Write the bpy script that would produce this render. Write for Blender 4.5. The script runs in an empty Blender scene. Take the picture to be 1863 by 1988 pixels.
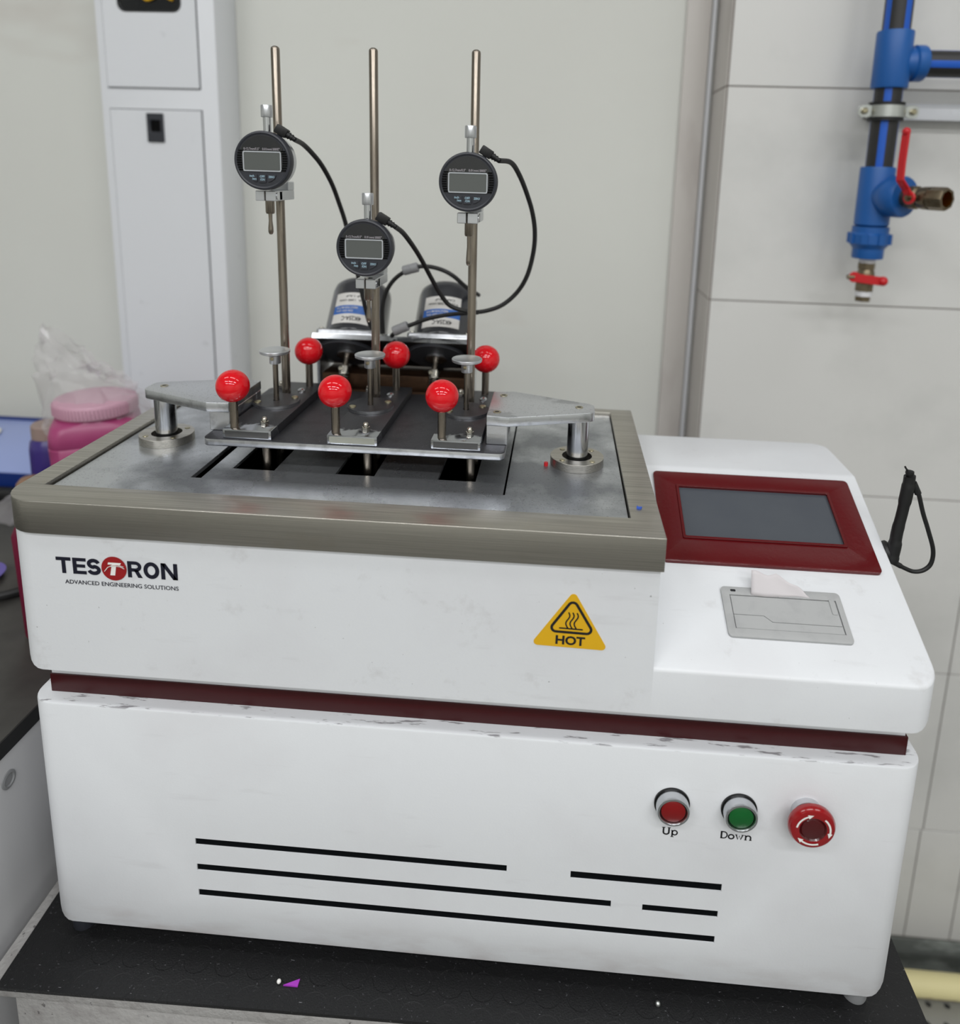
import bpy, bmesh, math, random
from mathutils import Vector, Matrix
from mathutils.geometry import tessellate_polygon
random.seed(7)
PI = math.pi
scn = bpy.context.scene
COL = scn.collection

# ------------------------------------------------------------------ camera
F_PX, PPX, PPY = 1428.274478, 62.576183, -373.311169
cam_d = bpy.data.cameras.new('camera'); cam = bpy.data.objects.new('camera', cam_d); COL.objects.link(cam)
pitch, yaw, roll = -0.200009, -0.062835, 0.029206
fw = Vector((math.sin(yaw) * math.cos(pitch), math.cos(yaw) * math.cos(pitch), math.sin(pitch)))
r0 = Vector((math.cos(yaw), -math.sin(yaw), 0)); u0 = r0.cross(fw)
rt = math.cos(roll) * r0 + math.sin(roll) * u0; up = -math.sin(roll) * r0 + math.cos(roll) * u0
cam.matrix_world = Matrix(((rt.x, up.x, -fw.x, 0.432383), (rt.y, up.y, -fw.y, -0.505029), (rt.z, up.z, -fw.z, 0.689674), (0, 0, 0, 1)))
cam_d.sensor_fit = 'VERTICAL'; cam_d.sensor_height = 36.0; cam_d.lens = F_PX / 1988 * 36
cam_d.shift_x = -PPX / 1988; cam_d.shift_y = PPY / 1988
cam_d.clip_start = 0.02
cam_d.dof.use_dof = True; cam_d.dof.focus_distance = 0.63; cam_d.dof.aperture_fstop = 3.6
scn.camera = cam

# ------------------------------------------------------------------ world, lights, exposure
w = bpy.data.worlds.new('world'); scn.world = w; w.use_nodes = True
w.node_tree.nodes['Background'].inputs[0].default_value = (0.9, 0.95, 1.0, 1)
w.node_tree.nodes['Background'].inputs[1].default_value = 0.3
scn.view_settings.view_transform = 'Standard'; scn.view_settings.look = 'None'
scn.view_settings.gamma = 1; scn.view_settings.use_curve_mapping = False
scn.view_settings.exposure = -1.06
CEIL = 2.35
def tube_light(name, x, y, lx, ly, power):
    l = bpy.data.lights.new(name, 'AREA'); l.shape = 'RECTANGLE'; l.size = lx; l.size_y = ly; l.energy = power
    l.color = (0.982, 0.99, 1.0)
    o = bpy.data.objects.new(name, l); o.location = (x, y, CEIL - 0.06); COL.objects.link(o)
for (x, y, pw) in [(-0.9, -0.35, .33), (0.45, -0.35, .33), (1.8, -0.35, .33), (-0.9, -1.6, 1), (0.45, -1.6, 1), (1.8, -1.6, 1), (-0.9, -2.9, 1.6), (0.45, -2.9, 1.6), (1.8, -2.9, 1.6)]:
    tube_light('ceiling_tube_light', x, y, 1.0, 0.22, 31 * pw)

# ------------------------------------------------------------------ materials
def lin(c):
    return tuple(((v / 255) / 12.92 if v / 255 <= 0.04045 else ((v / 255 + 0.055) / 1.055) ** 2.4) for v in c)
def material(name, rgb, rough=0.5, metal=0.0, spec=0.5, coat=0.0, trans=0.0, alpha=1.0):
    m = bpy.data.materials.new(name); m.use_nodes = True
    b = m.node_tree.nodes['Principled BSDF']
    b.inputs['Base Color'].default_value = (*lin(rgb), 1)
    b.inputs['Roughness'].default_value = rough; b.inputs['Metallic'].default_value = metal
    b.inputs['Specular IOR Level'].default_value = spec; b.inputs['Coat Weight'].default_value = coat
    b.inputs['Transmission Weight'].default_value = trans; b.inputs['Alpha'].default_value = alpha
    return m
def noise(m, scale=(20, 20, 20), detail=4, lo=0.4, hi=0.6, seed=0.0, rough=0.55):
    nt = m.node_tree; N = nt.nodes; L = nt.links
    tc = N.new('ShaderNodeTexCoord'); mp = N.new('ShaderNodeMapping'); mp.inputs['Scale'].default_value = scale
    mp.inputs['Location'].default_value = (seed, seed * 1.7, seed * 0.6)
    n = N.new('ShaderNodeTexNoise'); n.inputs['Scale'].default_value = 1; n.inputs['Detail'].default_value = detail
    n.inputs['Roughness'].default_value = rough
    L.new(tc.outputs['Object'], mp.inputs[0]); L.new(mp.outputs[0], n.inputs['Vector'])
    r = N.new('ShaderNodeMapRange'); r.inputs[1].default_value = lo; r.inputs[2].default_value = hi
    L.new(n.outputs[0], r.inputs[0])
    return r.outputs[0]
def mixcol(m, fac, rgb, amount=1.0, src=None):
    nt = m.node_tree; N = nt.nodes; L = nt.links; b = N['Principled BSDF']
    mx = N.new('ShaderNodeMix'); mx.data_type = 'RGBA'
    if b.inputs['Base Color'].is_linked: L.new(b.inputs['Base Color'].links[0].from_socket, mx.inputs[6])
    else: mx.inputs[6].default_value = b.inputs['Base Color'].default_value
    mx.inputs[7].default_value = (*lin(rgb), 1)
    mu = N.new('ShaderNodeMath'); mu.operation = 'MULTIPLY'; mu.inputs[1].default_value = amount
    L.new(fac, mu.inputs[0]); L.new(mu.outputs[0], mx.inputs[0]); L.new(mx.outputs[2], b.inputs['Base Color'])
def setrange(m, fac, inp, a, b_):
    nt = m.node_tree; r = nt.nodes.new('ShaderNodeMapRange'); r.inputs[3].default_value = a; r.inputs[4].default_value = b_
    nt.links.new(fac, r.inputs[0]); nt.links.new(r.outputs[0], nt.nodes['Principled BSDF'].inputs[inp])
def bump(m, fac, strength=0.2, dist=0.001):
    nt = m.node_tree; b = nt.nodes.new('ShaderNodeBump'); b.inputs['Strength'].default_value = strength
    b.inputs['Distance'].default_value = dist; nt.links.new(fac, b.inputs['Height'])
    p = nt.nodes['Principled BSDF']
    if p.inputs['Normal'].is_linked: nt.links.new(p.inputs['Normal'].links[0].from_socket, b.inputs['Normal'])
    nt.links.new(b.outputs[0], p.inputs['Normal'])
def mul(m, a, b):
    x = m.node_tree.nodes.new('ShaderNodeMath'); x.operation = 'MULTIPLY'
    m.node_tree.links.new(a, x.inputs[0]); m.node_tree.links.new(b, x.inputs[1]); return x.outputs[0]
def axis_range(m, ax, a, b):
    """0..1 ramp of the object-space coordinate `ax` between a and b"""
    N = m.node_tree.nodes; L = m.node_tree.links
    tc = N.new('ShaderNodeTexCoord'); s = N.new('ShaderNodeSeparateXYZ'); r = N.new('ShaderNodeMapRange')
    r.inputs[1].default_value = a; r.inputs[2].default_value = b
    L.new(tc.outputs['Object'], s.inputs[0]); L.new(s.outputs[ax], r.inputs[0]); return r.outputs[0]

M = {}
m = M['white'] = material('white_paint', (222, 224, 227), 0.38)
mixcol(m, noise(m, (9, 9, 9), 5, .45, .7), (212, 212, 215), .5)
mixcol(m, noise(m, (14, 60, 90), 6, .62, .72, 3), (180, 178, 180), .15)
mixcol(m, noise(m, (22, 22, 22), 7, .60, .74, 21, .7), (186, 184, 184), .45)
mixcol(m, noise(m, (260, 260, 260), 2, .76, .79, 5), (90, 88, 92), .6)
bump(m, noise(m, (500, 500, 500), 2, .3, .7), .06, .0004)
m = M['white_low'] = material('white_paint_lower', (222, 224, 227), 0.38)
mixcol(m, noise(m, (9, 9, 9), 5, .45, .7, 4), (212, 212, 215), .5)
mixcol(m, noise(m, (14, 60, 90), 6, .64, .74, 9), (180, 178, 180), .15)
dirt = mul(m, axis_range(m, 2, .2425, .2436), noise(m, (45, 260, 10), 5, .58, .64, 2))
mixcol(m, dirt, (60, 45, 55), .65)
low_tint = mul(m, axis_range(m, 2, .05, .02), noise(m, (16, 16, 50), 5, .45, .7, 6))  # brownish blotches, stronger towards the bottom of the housing
mixcol(m, low_tint, (160, 145, 140), .5)
bump(m, noise(m, (500, 500, 500), 2, .3, .7), .06, .0004)
m = M['red_paint'] = material('dark_red_paint', (88, 11, 16), 0.22)
bump(m, noise(m, (300, 300, 300), 3, .3, .7), .12, .0005)
m = M['steel'] = material('brushed_steel', (200, 196, 188), 0.3, 1.0)
n1 = noise(m, (10, 900, 1500), 3, .3, .7)
setrange(m, n1, 'Roughness', .28, .42); bump(m, n1, .05, .0002)
mixcol(m, n1, (152, 148, 140), .8)
mixcol(m, noise(m, (30, 30, 30), 6, .6, .8, 2), (176, 168, 154), .5)
m = M['plate'] = material('dull_plate_metal', (198, 201, 205), 0.3, 0.85)
n2 = noise(m, (13, 13, 13), 6, .42, .62, 1.3)
mixcol(m, n2, (128, 131, 136), .8)
setrange(m, n2, 'Roughness', .24, .42)
mixcol(m, noise(m, (700, 700, 700), 2, .6, .75, 4), (90, 92, 96), .7)
bump(m, noise(m, (900, 900, 900), 2, .3, .7), .1, .0003)
m = M['alu'] = material('machined_aluminium', (208, 210, 214), 0.28, 1.0)
mixcol(m, noise(m, (60, 60, 60), 6, .5, .7, 2), (120, 122, 126), .6)
bump(m, noise(m, (900, 300, 900), 3, .3, .7), .15, .0003)
m = M['arm'] = material('ground_aluminium', (206, 208, 212), 0.36, 0.9)
mixcol(m, noise(m, (26, 26, 26), 4, .58, .62, 6), (160, 162, 166), .6)
mixcol(m, noise(m, (700, 700, 700), 2, .6, .75, 4), (90, 92, 96), .6)
m = M['dark_plate'] = material('dusty_dark_steel', (72, 72, 76), 0.42, 0.7)
mixcol(m, noise(m, (40, 40, 40), 5, .5, .7, 2), (54, 54, 57), .8)
mixcol(m, noise(m, (1100, 1100, 1100), 2, .66, .76, 4), (150, 150, 155), .8)
bump(m, noise(m, (1200, 1200, 1200), 2, .3, .7), .2, .0003)
# bars: chrome where the dark coat is worn off towards the front end
m = M['bar'] = material('worn_chrome_bar', (70, 70, 74), 0.4, 0.8)
N = m.node_tree.nodes; L = m.node_tree.links
ax = axis_range(m, 1, .020, .002); nz = noise(m, (60, 60, 60), 5, .3, .7, 5)
ad = N.new('ShaderNodeMath'); ad.operation = 'ADD'; L.new(ax, ad.inputs[0]); L.new(nz, ad.inputs[1])
cl = N.new('ShaderNodeMapRange'); cl.inputs[1].default_value = .75; cl.inputs[2].default_value = 1.0; L.new(ad.outputs[0], cl.inputs[0])
wear = mul(m, cl.outputs[0], axis_range(m, 1, .034, .028))
mixcol(m, noise(m, (1100, 1100, 1100), 2, .64, .74, 4), (130, 130, 135), .7)
mixcol(m, wear, (168, 170, 174), 1.0)
setrange(m, wear, 'Roughness', .42, .12); setrange(m, wear, 'Metallic', .7, 1.0)
M['pillar'] = material('polished_pillar', (188, 190, 194), 0.16, 1.0)
M['chrome'] = material('chrome', (205, 207, 210), 0.12, 1.0)
m = M['rod'] = material('steel_rod', (150, 141, 130), 0.26, 1.0)
mixcol(m, noise(m, (80, 80, 14), 5, .5, .7, 2), (112, 102, 92), .7)
M['end_dark_refl'] = material('dark_reflection_end', (96, 98, 102), 0.14, 1.0)  # chrome bar end with its dark reflection put into the colour
M['end_pale'] = material('pale_end', (176, 178, 170), 0.3, .8)
M['nut'] = material('nickel_nut', (190, 186, 176), 0.2, 1.0)
M['satin'] = material('satin_aluminium', (205, 207, 210), 0.32, 0.85)
M['brass_screw'] = material('zinc_screw', (176, 168, 142), 0.3, 1.0)
M['black_metal'] = material('black_metal', (14, 14, 15), 0.35, 0.3)
M['black_in'] = material('black_cavity', (4, 4, 5), 0.6, 0, .1)
M['vent_shade'] = material('vent_shade', (3, 6, 9), 0.8, 0, .1)
M['ball'] = material('glossy_red_plastic', (214, 18, 30), 0.07, 0, 0.5, 0)
M['plastic_black'] = material('black_plastic', (44, 46, 53), 0.45)
M['rubber'] = material('black_rubber', (16, 16, 17), 0.5)
M['motor'] = material('motor_black_paint', (52, 53, 57), 0.22, 0, .5, .3)
M['disc_black'] = material('black_disc', (56, 58, 64), 0.5)
m = M['brown'] = material('brown_tarnished_steel', (84, 62, 46), 0.35, 0.8)
mixcol(m, noise(m, (60, 60, 90), 5, .45, .7), (46, 36, 30), .7)
M['trim_red'] = material('dark_red_trim', (58, 4, 8), 0.38, 0, .35)
M['label_white'] = material('label_white', (214, 212, 208), 0.35)
M['label_blue'] = material('label_blue', (40, 98, 178), 0.35)
M['ink'] = material('ink_black', (18, 18, 22), 0.6)
M['ink_navy'] = material('ink_navy', (13, 14, 34), 0.5)
M['ink_red'] = material('ink_red', (150, 18, 22), 0.5)
M['ink_white'] = material('ink_white', (238, 236, 232), 0.5)
M['print_pale'] = material('pale_print', (160, 190, 205), 0.6)
M['print_grey'] = material('grey_print', (165, 160, 165), 0.6)
M['yellow'] = material('warning_yellow', (222, 172, 22), 0.45)
m = M['screen'] = material('grey_screen', (78, 82, 88), 0.22, 0, .5)
mixcol(m, noise(m, (14, 14, 14), 3, .4, .7), (70, 74, 82), .6)
m = M['printer'] = material('grey_abs', (170, 171, 171), 0.5)
mixcol(m, noise(m, (70, 70, 70), 5, .5, .8), (150, 150, 152), .6)
M['paper'] = material('thermal_paper', (208, 203, 205), 0.7)
M['bezel_si'] = material('satin_bezel', (200, 202, 205), 0.26, 1.0)
M['cap_red'] = material('red_lens', (128, 6, 10), 0.35)
M['cap_green'] = material('green_lens', (4, 92, 36), 0.35)
M['estop'] = material('red_translucent_plastic', (146, 6, 15), 0.18, 0, .5, .5)
M['estop_dark'] = material('deep_red_plastic', (74, 3, 8), 0.2, 0, .5, .5)
M['lens'] = material('dial_glass', (26, 27, 30), 0.05, 0, .7)
M['lcd'] = material('lcd_grey', (88, 91, 89), 0.12)
M['lcd_frame'] = material('lcd_frame', (176, 180, 184), 0.3)
m = M['wall'] = material('wall_paint', (217, 218, 212), 0.75)
mixcol(m, noise(m, (1.8, 1.8, 1.8), 4, .4, .7), (210, 210, 204), .6)
mixcol(m, noise(m, (1.6, 5, 3.5), 4, .66, .76, 12), (190, 180, 172), .5)
m = M['tile'] = material('wall_tile', (216, 215, 212), 0.3)
mixcol(m, noise(m, (5, 5, 5), 5, .5, .75, 3), (196, 196, 193), .7)
m = M['tile_rose'] = material('beige_stone_tile', (200, 195, 190), 0.4)
mixcol(m, noise(m, (14, 14, 5), 6, .5, .72, 7), (176, 168, 164), .7)
M['grout'] = material('grout', (130, 120, 114), 0.9)
M['caulk'] = material('white_caulk', (214, 215, 219), 0.7)
m = M['cabinet'] = material('cabinet_paint', (222, 224, 228), 0.4)
mixcol(m, noise(m, (30, 30, 30), 5, .66, .75, 2), (185, 186, 190), .5)
M['gap'] = material('door_gap', (70, 72, 76), 0.8)
m = M['floor'] = material('floor_epoxy', (112, 112, 108), 0.45)
mixcol(m, noise(m, (6, 6, 6), 5, .4, .7), (78, 78, 76), .7)
M['ceiling'] = material('ceiling_white', (205, 205, 205), 0.8)
m = M['bench'] = material('dark_laminate', (64, 63, 60), 0.4)
mixcol(m, noise(m, (30, 30, 30), 5, .4, .7), (50, 49, 47), .8)
M['bench_side_shaded'] = material('shaded_white_laminate', (188, 188, 190), 0.4)  # white laminate greyed to carry the shade of the gap beside the table
M['black_edge'] = material('black_edge', (18, 18, 19), 0.5)
m = M['grey_stone'] = material('rough_grey_stone', (168, 166, 164), 0.6)
mixcol(m, noise(m, (60, 60, 60), 6, .5, .7), (140, 136, 134), .6)
mixcol(m, noise(m, (150, 150, 150), 3, .68, .72, 8), (70, 66, 66), .7)
bump(m, noise(m, (220, 220, 220), 5, .3, .7), .5, .0012)
# rubber mat with raised coins
m = M['mat'] = material('black_rubber_mat', (27, 27, 28), 0.42, 0, .4)
N = m.node_tree.nodes; L = m.node_tree.links
tc = N.new('ShaderNodeTexCoord'); sp = N.new('ShaderNodeSeparateXYZ'); L.new(tc.outputs['Object'], sp.inputs[0])
def cell(out):
    a = N.new('ShaderNodeMath'); a.operation = 'PINGPONG'; a.inputs[1].default_value = .014; L.new(out, a.inputs[0])
    b = N.new('ShaderNodeMath'); b.operation = 'MULTIPLY'; L.new(a.outputs[0], b.inputs[0]); L.new(a.outputs[0], b.inputs[1]); return b.outputs[0]
ad = N.new('ShaderNodeMath'); ad.operation = 'ADD'; L.new(cell(sp.outputs[0]), ad.inputs[0]); L.new(cell(sp.outputs[1]), ad.inputs[1])
sq = N.new('ShaderNodeMath'); sq.operation = 'SQRT'; L.new(ad.outputs[0], sq.inputs[0])
mr = N.new('ShaderNodeMapRange'); mr.inputs[1].default_value = .0112; mr.inputs[2].default_value = .0120; L.new(sq.outputs[0], mr.inputs[0])
bump(m, mr.outputs[0], .3, .0006)
mixcol(m, noise(m, (400, 400, 400), 3, .66, .74, 2), (92, 92, 96), .7)
mixcol(m, noise(m, (160, 900, 300), 2, .74, .77, 12), (150, 150, 155), .8)
bump(m, noise(m, (700, 700, 700), 3, .3, .7), .3, .0005)
M['blue_fit'] = material('blue_polypropylene', (22, 88, 160), 0.42)
M['pipe_black'] = material('black_pipe', (38, 37, 37), 0.45)
M['pipe_blue'] = material('blue_pipe_stripe', (20, 88, 190), 0.4)
m = M['brass'] = material('aged_brass', (128, 116, 96), 0.35, 0.9)
mixcol(m, noise(m, (150, 150, 150), 4, .4, .7), (96, 82, 62), .7)
M['brass_in'] = material('bright_brass', (190, 140, 50), 0.3, 1.0)
M['ptfe'] = material('white_thread_tape', (225, 225, 228), 0.6)
M['lever_red'] = material('red_lever_coat', (196, 26, 34), 0.35)
M['zinc'] = material('zinc_plated', (200, 203, 200), 0.3, 0.95)
m = M['pink'] = material('magenta_powder_jar', (160, 66, 112), 0.35)
mixcol(m, noise(m, (14, 14, 14), 4, .4, .7), (146, 56, 98), .8)
M['pink_lid'] = material('pale_pink_lid', (196, 152, 170), 0.45)
M['purple'] = material('purple_bottle', (58, 44, 116), 0.3)
M['tan'] = material('tan_lid', (150, 130, 122), 0.5)
M['brown_lid'] = material('brown_lid', (140, 108, 84), 0.5)
M['tray_blue'] = material('blue_tray_top', (146, 160, 206), 0.3)
M['tray_front'] = material('blue_tray_front', (22, 46, 112), 0.35)
M['maroon'] = material('maroon_plastic', (104, 12, 46), 0.4)
M['violet'] = material('violet_plastic', (96, 82, 160), 0.4)
M['offwhite'] = material('offwhite', (226, 224, 214), 0.5)
m = M['bag'] = material('clear_plastic_film', (214, 210, 212), 0.14, 0, .8, 0, 0, .24)
M['ferrite'] = material('grey_ferrite', (140, 141, 143), 0.45)
M['cream'] = material('cream_card_roll', (222, 212, 160), 0.55)
m = M['perf'] = material('grey_sheet', (150, 150, 146), 0.4, .3)
M['dark_wall'] = material('dark_skirting', (104, 108, 104), 0.4)
m = M['dark_wall']; mixcol(m, noise(m, (14, 14, 40), 5, .45, .65), (172, 178, 172), .8)
M['purple_chip'] = material('purple_chip', (170, 60, 190), 0.4)
M['blue_chip'] = material('blue_chip', (50, 90, 190), 0.5)

# ------------------------------------------------------------------ mesh builder
ORG = {}
def wpos(p): return ORG.get(p.name, Vector((0, 0, 0))) if p else Vector((0, 0, 0))
def basis(ax):
    w_ = Vector(ax).normalized()
    u = Vector((0, 0, 1)).cross(w_) if abs(w_.z) < .99 else Vector((1, 0, 0))
    u.normalize(); return u, w_.cross(u), w_
class MB:
    def __init__(s): s.v = []; s.f = []; s.m = []
    def add(s, vs, fs, mi=0):
        b = len(s.v); s.v += [Vector(v) for v in vs]
        for f in fs: s.f.append([b + i for i in f]); s.m.append(mi)
        return s
    def box(s, x0, x1, y0, y1, z0, z1, mi=0):
        v = [(x, y, z) for z in (z0, z1) for y in (y0, y1) for x in (x0, x1)]
        return s.add(v, [(0, 2, 3, 1), (4, 5, 7, 6), (0, 1, 5, 4), (2, 6, 7, 3), (0, 4, 6, 2), (1, 3, 7, 5)], mi)
    def obox(s, c, ux, uy, uz, hx, hy, hz, mi=0):
        c = Vector(c); ux, uy, uz = Vector(ux).normalized(), Vector(uy).normalized(), Vector(uz).normalized()
        v = [c + ux * hx * a + uy * hy * b + uz * hz * d for d in (-1, 1) for b in (-1, 1) for a in (-1, 1)]
        return s.add(v, [(0, 2, 3, 1), (4, 5, 7, 6), (0, 1, 5, 4), (2, 6, 7, 3), (0, 4, 6, 2), (1, 3, 7, 5)], mi)
    def prism(s, outer, z0, z1, holes=(), fn=None, mi=0, mi_side=None):
        """extruded outline with holes; fn maps (a, b, h) to 3-D (default x, y, z)"""
        fn = fn or (lambda a, b, h: (a, b, h))
        if mi_side is None: mi_side = mi
        def area(p): return sum(p[i][0] * p[(i + 1) % len(p)][1] - p[(i + 1) % len(p)][0] * p[i][1] for i in range(len(p)))
        outer = list(outer) if area(outer) > 0 else list(outer)[::-1]
        hs = [list(h) if area(h) < 0 else list(h)[::-1] for h in holes]
        loops = [outer] + hs
        flat = [p for l in loops for p in l]; n = len(flat)
        vs = [fn(p[0], p[1], z0) for p in flat] + [fn(p[0], p[1], z1) for p in flat]
        if not hs:
            s.add(vs, [list(range(n))[::-1], list(range(n, 2 * n))], mi)
        else:
            tris = tessellate_polygon([[Vector((p[0], p[1], 0)) for p in l] for l in loops])
            fs = []
            for t in tris:
                a, b, c = [flat[i] for i in t]
                if (b[0] - a[0]) * (c[1] - a[1]) - (b[1] - a[1]) * (c[0] - a[0]) < 0: t = (t[0], t[2], t[1])
                fs.append([i + n for i in t]); fs.append([t[2], t[1], t[0]])
            s.add(vs, fs, mi)
        base = len(s.v) - 2 * n; k = 0
        for l in loops:
            q = len(l)
            for i in range(q):
                a, b = k + i, k + (i + 1) % q
                s.f.append([base + a, base + b, base + n + b, base + n + a]); s.m.append(mi_side)
            k += q
        return s
    def lathe(s, prof, c, ax=(0, 0, 1), seg=32, mi=0, mis=None):
        u, v_, w_ = basis(ax); c = Vector(c); b = len(s.v); rings = []
        for (r, h) in prof:
            if r < 1e-6: rings.append([len(s.v)]); s.v.append(c + w_ * h)
            else:
                rings.append([len(s.v) + i for i in range(seg)])
                for i in range(seg):
                    a = 2 * PI * i / seg; s.v.append(c + w_ * h + u * math.cos(a) * r + v_ * math.sin(a) * r)
        for k in range(len(rings) - 1):
            A, B = rings[k], rings[k + 1]; mm = mis[k] if mis else mi
            for i in range(seg):
                j = (i + 1) % seg
                if len(A) == 1 and len(B) == 1: continue
                if len(A) == 1: f = [A[0], B[j], B[i]][::-1] if False else [A[0], B[j], B[i]]
                elif len(B) == 1: f = [A[i], A[j], B[0]]
                else: f = [A[i], A[j], B[j], B[i]]
                s.f.append(f); s.m.append(mm)
        return s
    def cyl(s, c, r, h0, h1, ax=(0, 0, 1), seg=24, mi=0, ch=0.0):
        if ch: pr = [(0, h0), (r - ch, h0), (r, h0 + ch), (r, h1 - ch), (r - ch, h1), (0, h1)]
        else: pr = [(0, h0), (r, h0), (r, h1), (0, h1)]
        return s.lathe(pr, c, ax, seg, mi)
    def sphere(s, c, r, seg=32, rings=18, mi=0, squash=1):
        return s.lathe([(r * math.sin(PI * k / rings), -r * squash * math.cos(PI * k / rings)) for k in range(rings + 1)], c, (0, 0, 1), seg, mi)
    def tube(s, pts, r, seg=12, mi=0, smooth=6, caps=True):
        P = [Vector(p) for p in pts]
        if smooth and len(P) > 2:
            Q = []
            for i in range(len(P) - 1):
                p0 = P[i - 1] if i else P[0] * 2 - P[1]; p1, p2 = P[i], P[i + 1]
                p3 = P[i + 2] if i + 2 < len(P) else P[-1] * 2 - P[-2]
                for k in range(smooth):
                    t = k / smooth
                    Q.append(.5 * ((2 * p1) + (p2 - p0) * t + (2 * p0 - 5 * p1 + 4 * p2 - p3) * t * t + (3 * p1 - p0 - 3 * p2 + p3) * t ** 3))
            Q.append(P[-1]); P = Q
        T = [(P[min(i + 1, len(P) - 1)] - P[max(i - 1, 0)]).normalized() for i in range(len(P))]
        u = T[0].orthogonal().normalized(); rings = []
        for i, p in enumerate(P):
            u = (u - T[i] * u.dot(T[i])).normalized(); v_ = T[i].cross(u)
            rr = r[min(int(i / max(1, len(P) - 1) * (len(r) - 1) + .5), len(r) - 1)] if isinstance(r, (list, tuple)) else r
            rings.append([len(s.v) + k for k in range(seg)])
            for k in range(seg):
                a = 2 * PI * k / seg; s.v.append(p + u * math.cos(a) * rr + v_ * math.sin(a) * rr)
        for a_, b_ in zip(rings, rings[1:]):
            for k in range(seg):
                j = (k + 1) % seg; s.f.append([a_[k], a_[j], b_[j], b_[k]]); s.m.append(mi)
        if caps:
            s.f.append(rings[0][::-1]); s.m.append(mi); s.f.append(rings[-1][:]); s.m.append(mi)
        return s
    def build(s, name, mats, parent=None, bevel=0, seg=2, angle=35, smooth=True, at=None, bev_angle=35, rot=None):
        if rot:
            cc_, ss_ = math.cos(rot[2]), math.sin(rot[2])
            s.v = [Vector((rot[0] + (v.x - rot[0]) * cc_ - (v.y - rot[1]) * ss_, rot[1] + (v.x - rot[0]) * ss_ + (v.y - rot[1]) * cc_, v.z)) for v in s.v]
        me = bpy.data.meshes.new(name)
        off = wpos(parent) if at is None else Vector(at)
        me.from_pydata([tuple(v - off) for v in s.v], [], s.f)
        for x in (mats if isinstance(mats, (list, tuple)) else [mats]): me.materials.append(M[x] if isinstance(x, str) else x)
        for p, k in zip(me.polygons, s.m): p.material_index = k
        bm = bmesh.new(); bm.from_mesh(me)
        bmesh.ops.recalc_face_normals(bm, faces=bm.faces)
        if bevel:
            es = [e for e in bm.edges if len(e.link_faces) == 2 and e.calc_face_angle(0) > math.radians(bev_angle)]
            bmesh.ops.bevel(bm, geom=es, offset=bevel, segments=seg, profile=.5, affect='EDGES', clamp_overlap=True)
        for f in bm.faces: f.smooth = smooth
        bm.to_mesh(me); bm.free()
        if smooth: me.set_sharp_from_angle(angle=math.radians(angle))
        o = bpy.data.objects.new(name, me); COL.objects.link(o)
        if parent: o.parent = parent; ORG[o.name] = wpos(parent)
        if at is not None:
            o.location = Vector(at) - wpos(parent); ORG[o.name] = Vector(at)
        elif not parent: ORG[o.name] = Vector((0, 0, 0))
        return o
def thing(name, loc, label, cat, group=None):
    o = bpy.data.objects.new(name, None); COL.objects.link(o); o.location = loc; ORG[o.name] = Vector(loc)
    o.empty_display_size = .02; return tag(o, label, cat, group)
def tag(o, label, cat, group=None):
    o['label'] = label; o['category'] = cat
    if group: o['group'] = group
    return o
def struct(o): o['kind'] = 'structure'; return o
def lab(o, t): o['label'] = t; return o
def rrect(x0, x1, y0, y1, r, n=5, corners=(1, 1, 1, 1)):
    """rounded rectangle outline, corners in order (x0,y0),(x1,y0),(x1,y1),(x0,y1)"""
    out = []
    for k, (cx, cy, a0) in enumerate([(x0 + r, y0 + r, PI), (x1 - r, y0 + r, 1.5 * PI), (x1 - r, y1 - r, 0), (x0 + r, y1 - r, .5 * PI)]):
        if corners[k]:
            for i in range(n + 1):
                a = a0 + .5 * PI * i / n; out.append((cx + r * math.cos(a), cy + r * math.sin(a)))
        else: out.append([(x0, y0), (x1, y0), (x1, y1), (x0, y1)][k])
    return out
def circ(cx, cy, r, n=32): return [(cx + r * math.cos(2 * PI * i / n), cy + r * math.sin(2 * PI * i / n)) for i in range(n)]
def round_poly(pts, r, n=5):
    out = []; q = len(pts)
    for i in range(q):
        p = Vector(pts[i]); a = (Vector(pts[i - 1]) - p).normalized(); b = (Vector(pts[(i + 1) % q]) - p).normalized()
        ang = a.angle(b); rr = r[i] if isinstance(r, (list, tuple)) else r
        d = rr / math.tan(ang / 2); c = p + (a + b).normalized() * (rr / math.sin(ang / 2))
        p0, p1 = p + a * d, p + b * d
        a0 = math.atan2(p0.y - c.y, p0.x - c.x); a1 = math.atan2(p1.y - c.y, p1.x - c.x)
        while a1 - a0 > PI: a1 -= 2 * PI
        while a1 - a0 < -PI: a1 += 2 * PI
        for k in range(n + 1):
            t = a0 + (a1 - a0) * k / n; out.append((c.x + rr * math.cos(t), c.y + rr * math.sin(t)))
    return out
def ribbon(pts, wdt, closed=False):
    """outline quads of a stroke in 2-D; returns list of (verts, faces) polygons"""
    P = [Vector(p) for p in pts]; n = len(P); L_, R_ = [], []
    for i in range(n):
        if closed: a, b = P[i - 1], P[(i + 1) % n]
        else: a, b = P[max(i - 1, 0)], P[min(i + 1, n - 1)]
        t = (b - a).normalized(); nn = Vector((-t.y, t.x)); ww = wdt if not isinstance(wdt, (list, tuple)) else wdt[i]
        L_.append(P[i] + nn * ww / 2); R_.append(P[i] - nn * ww / 2)
    return L_, R_
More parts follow.
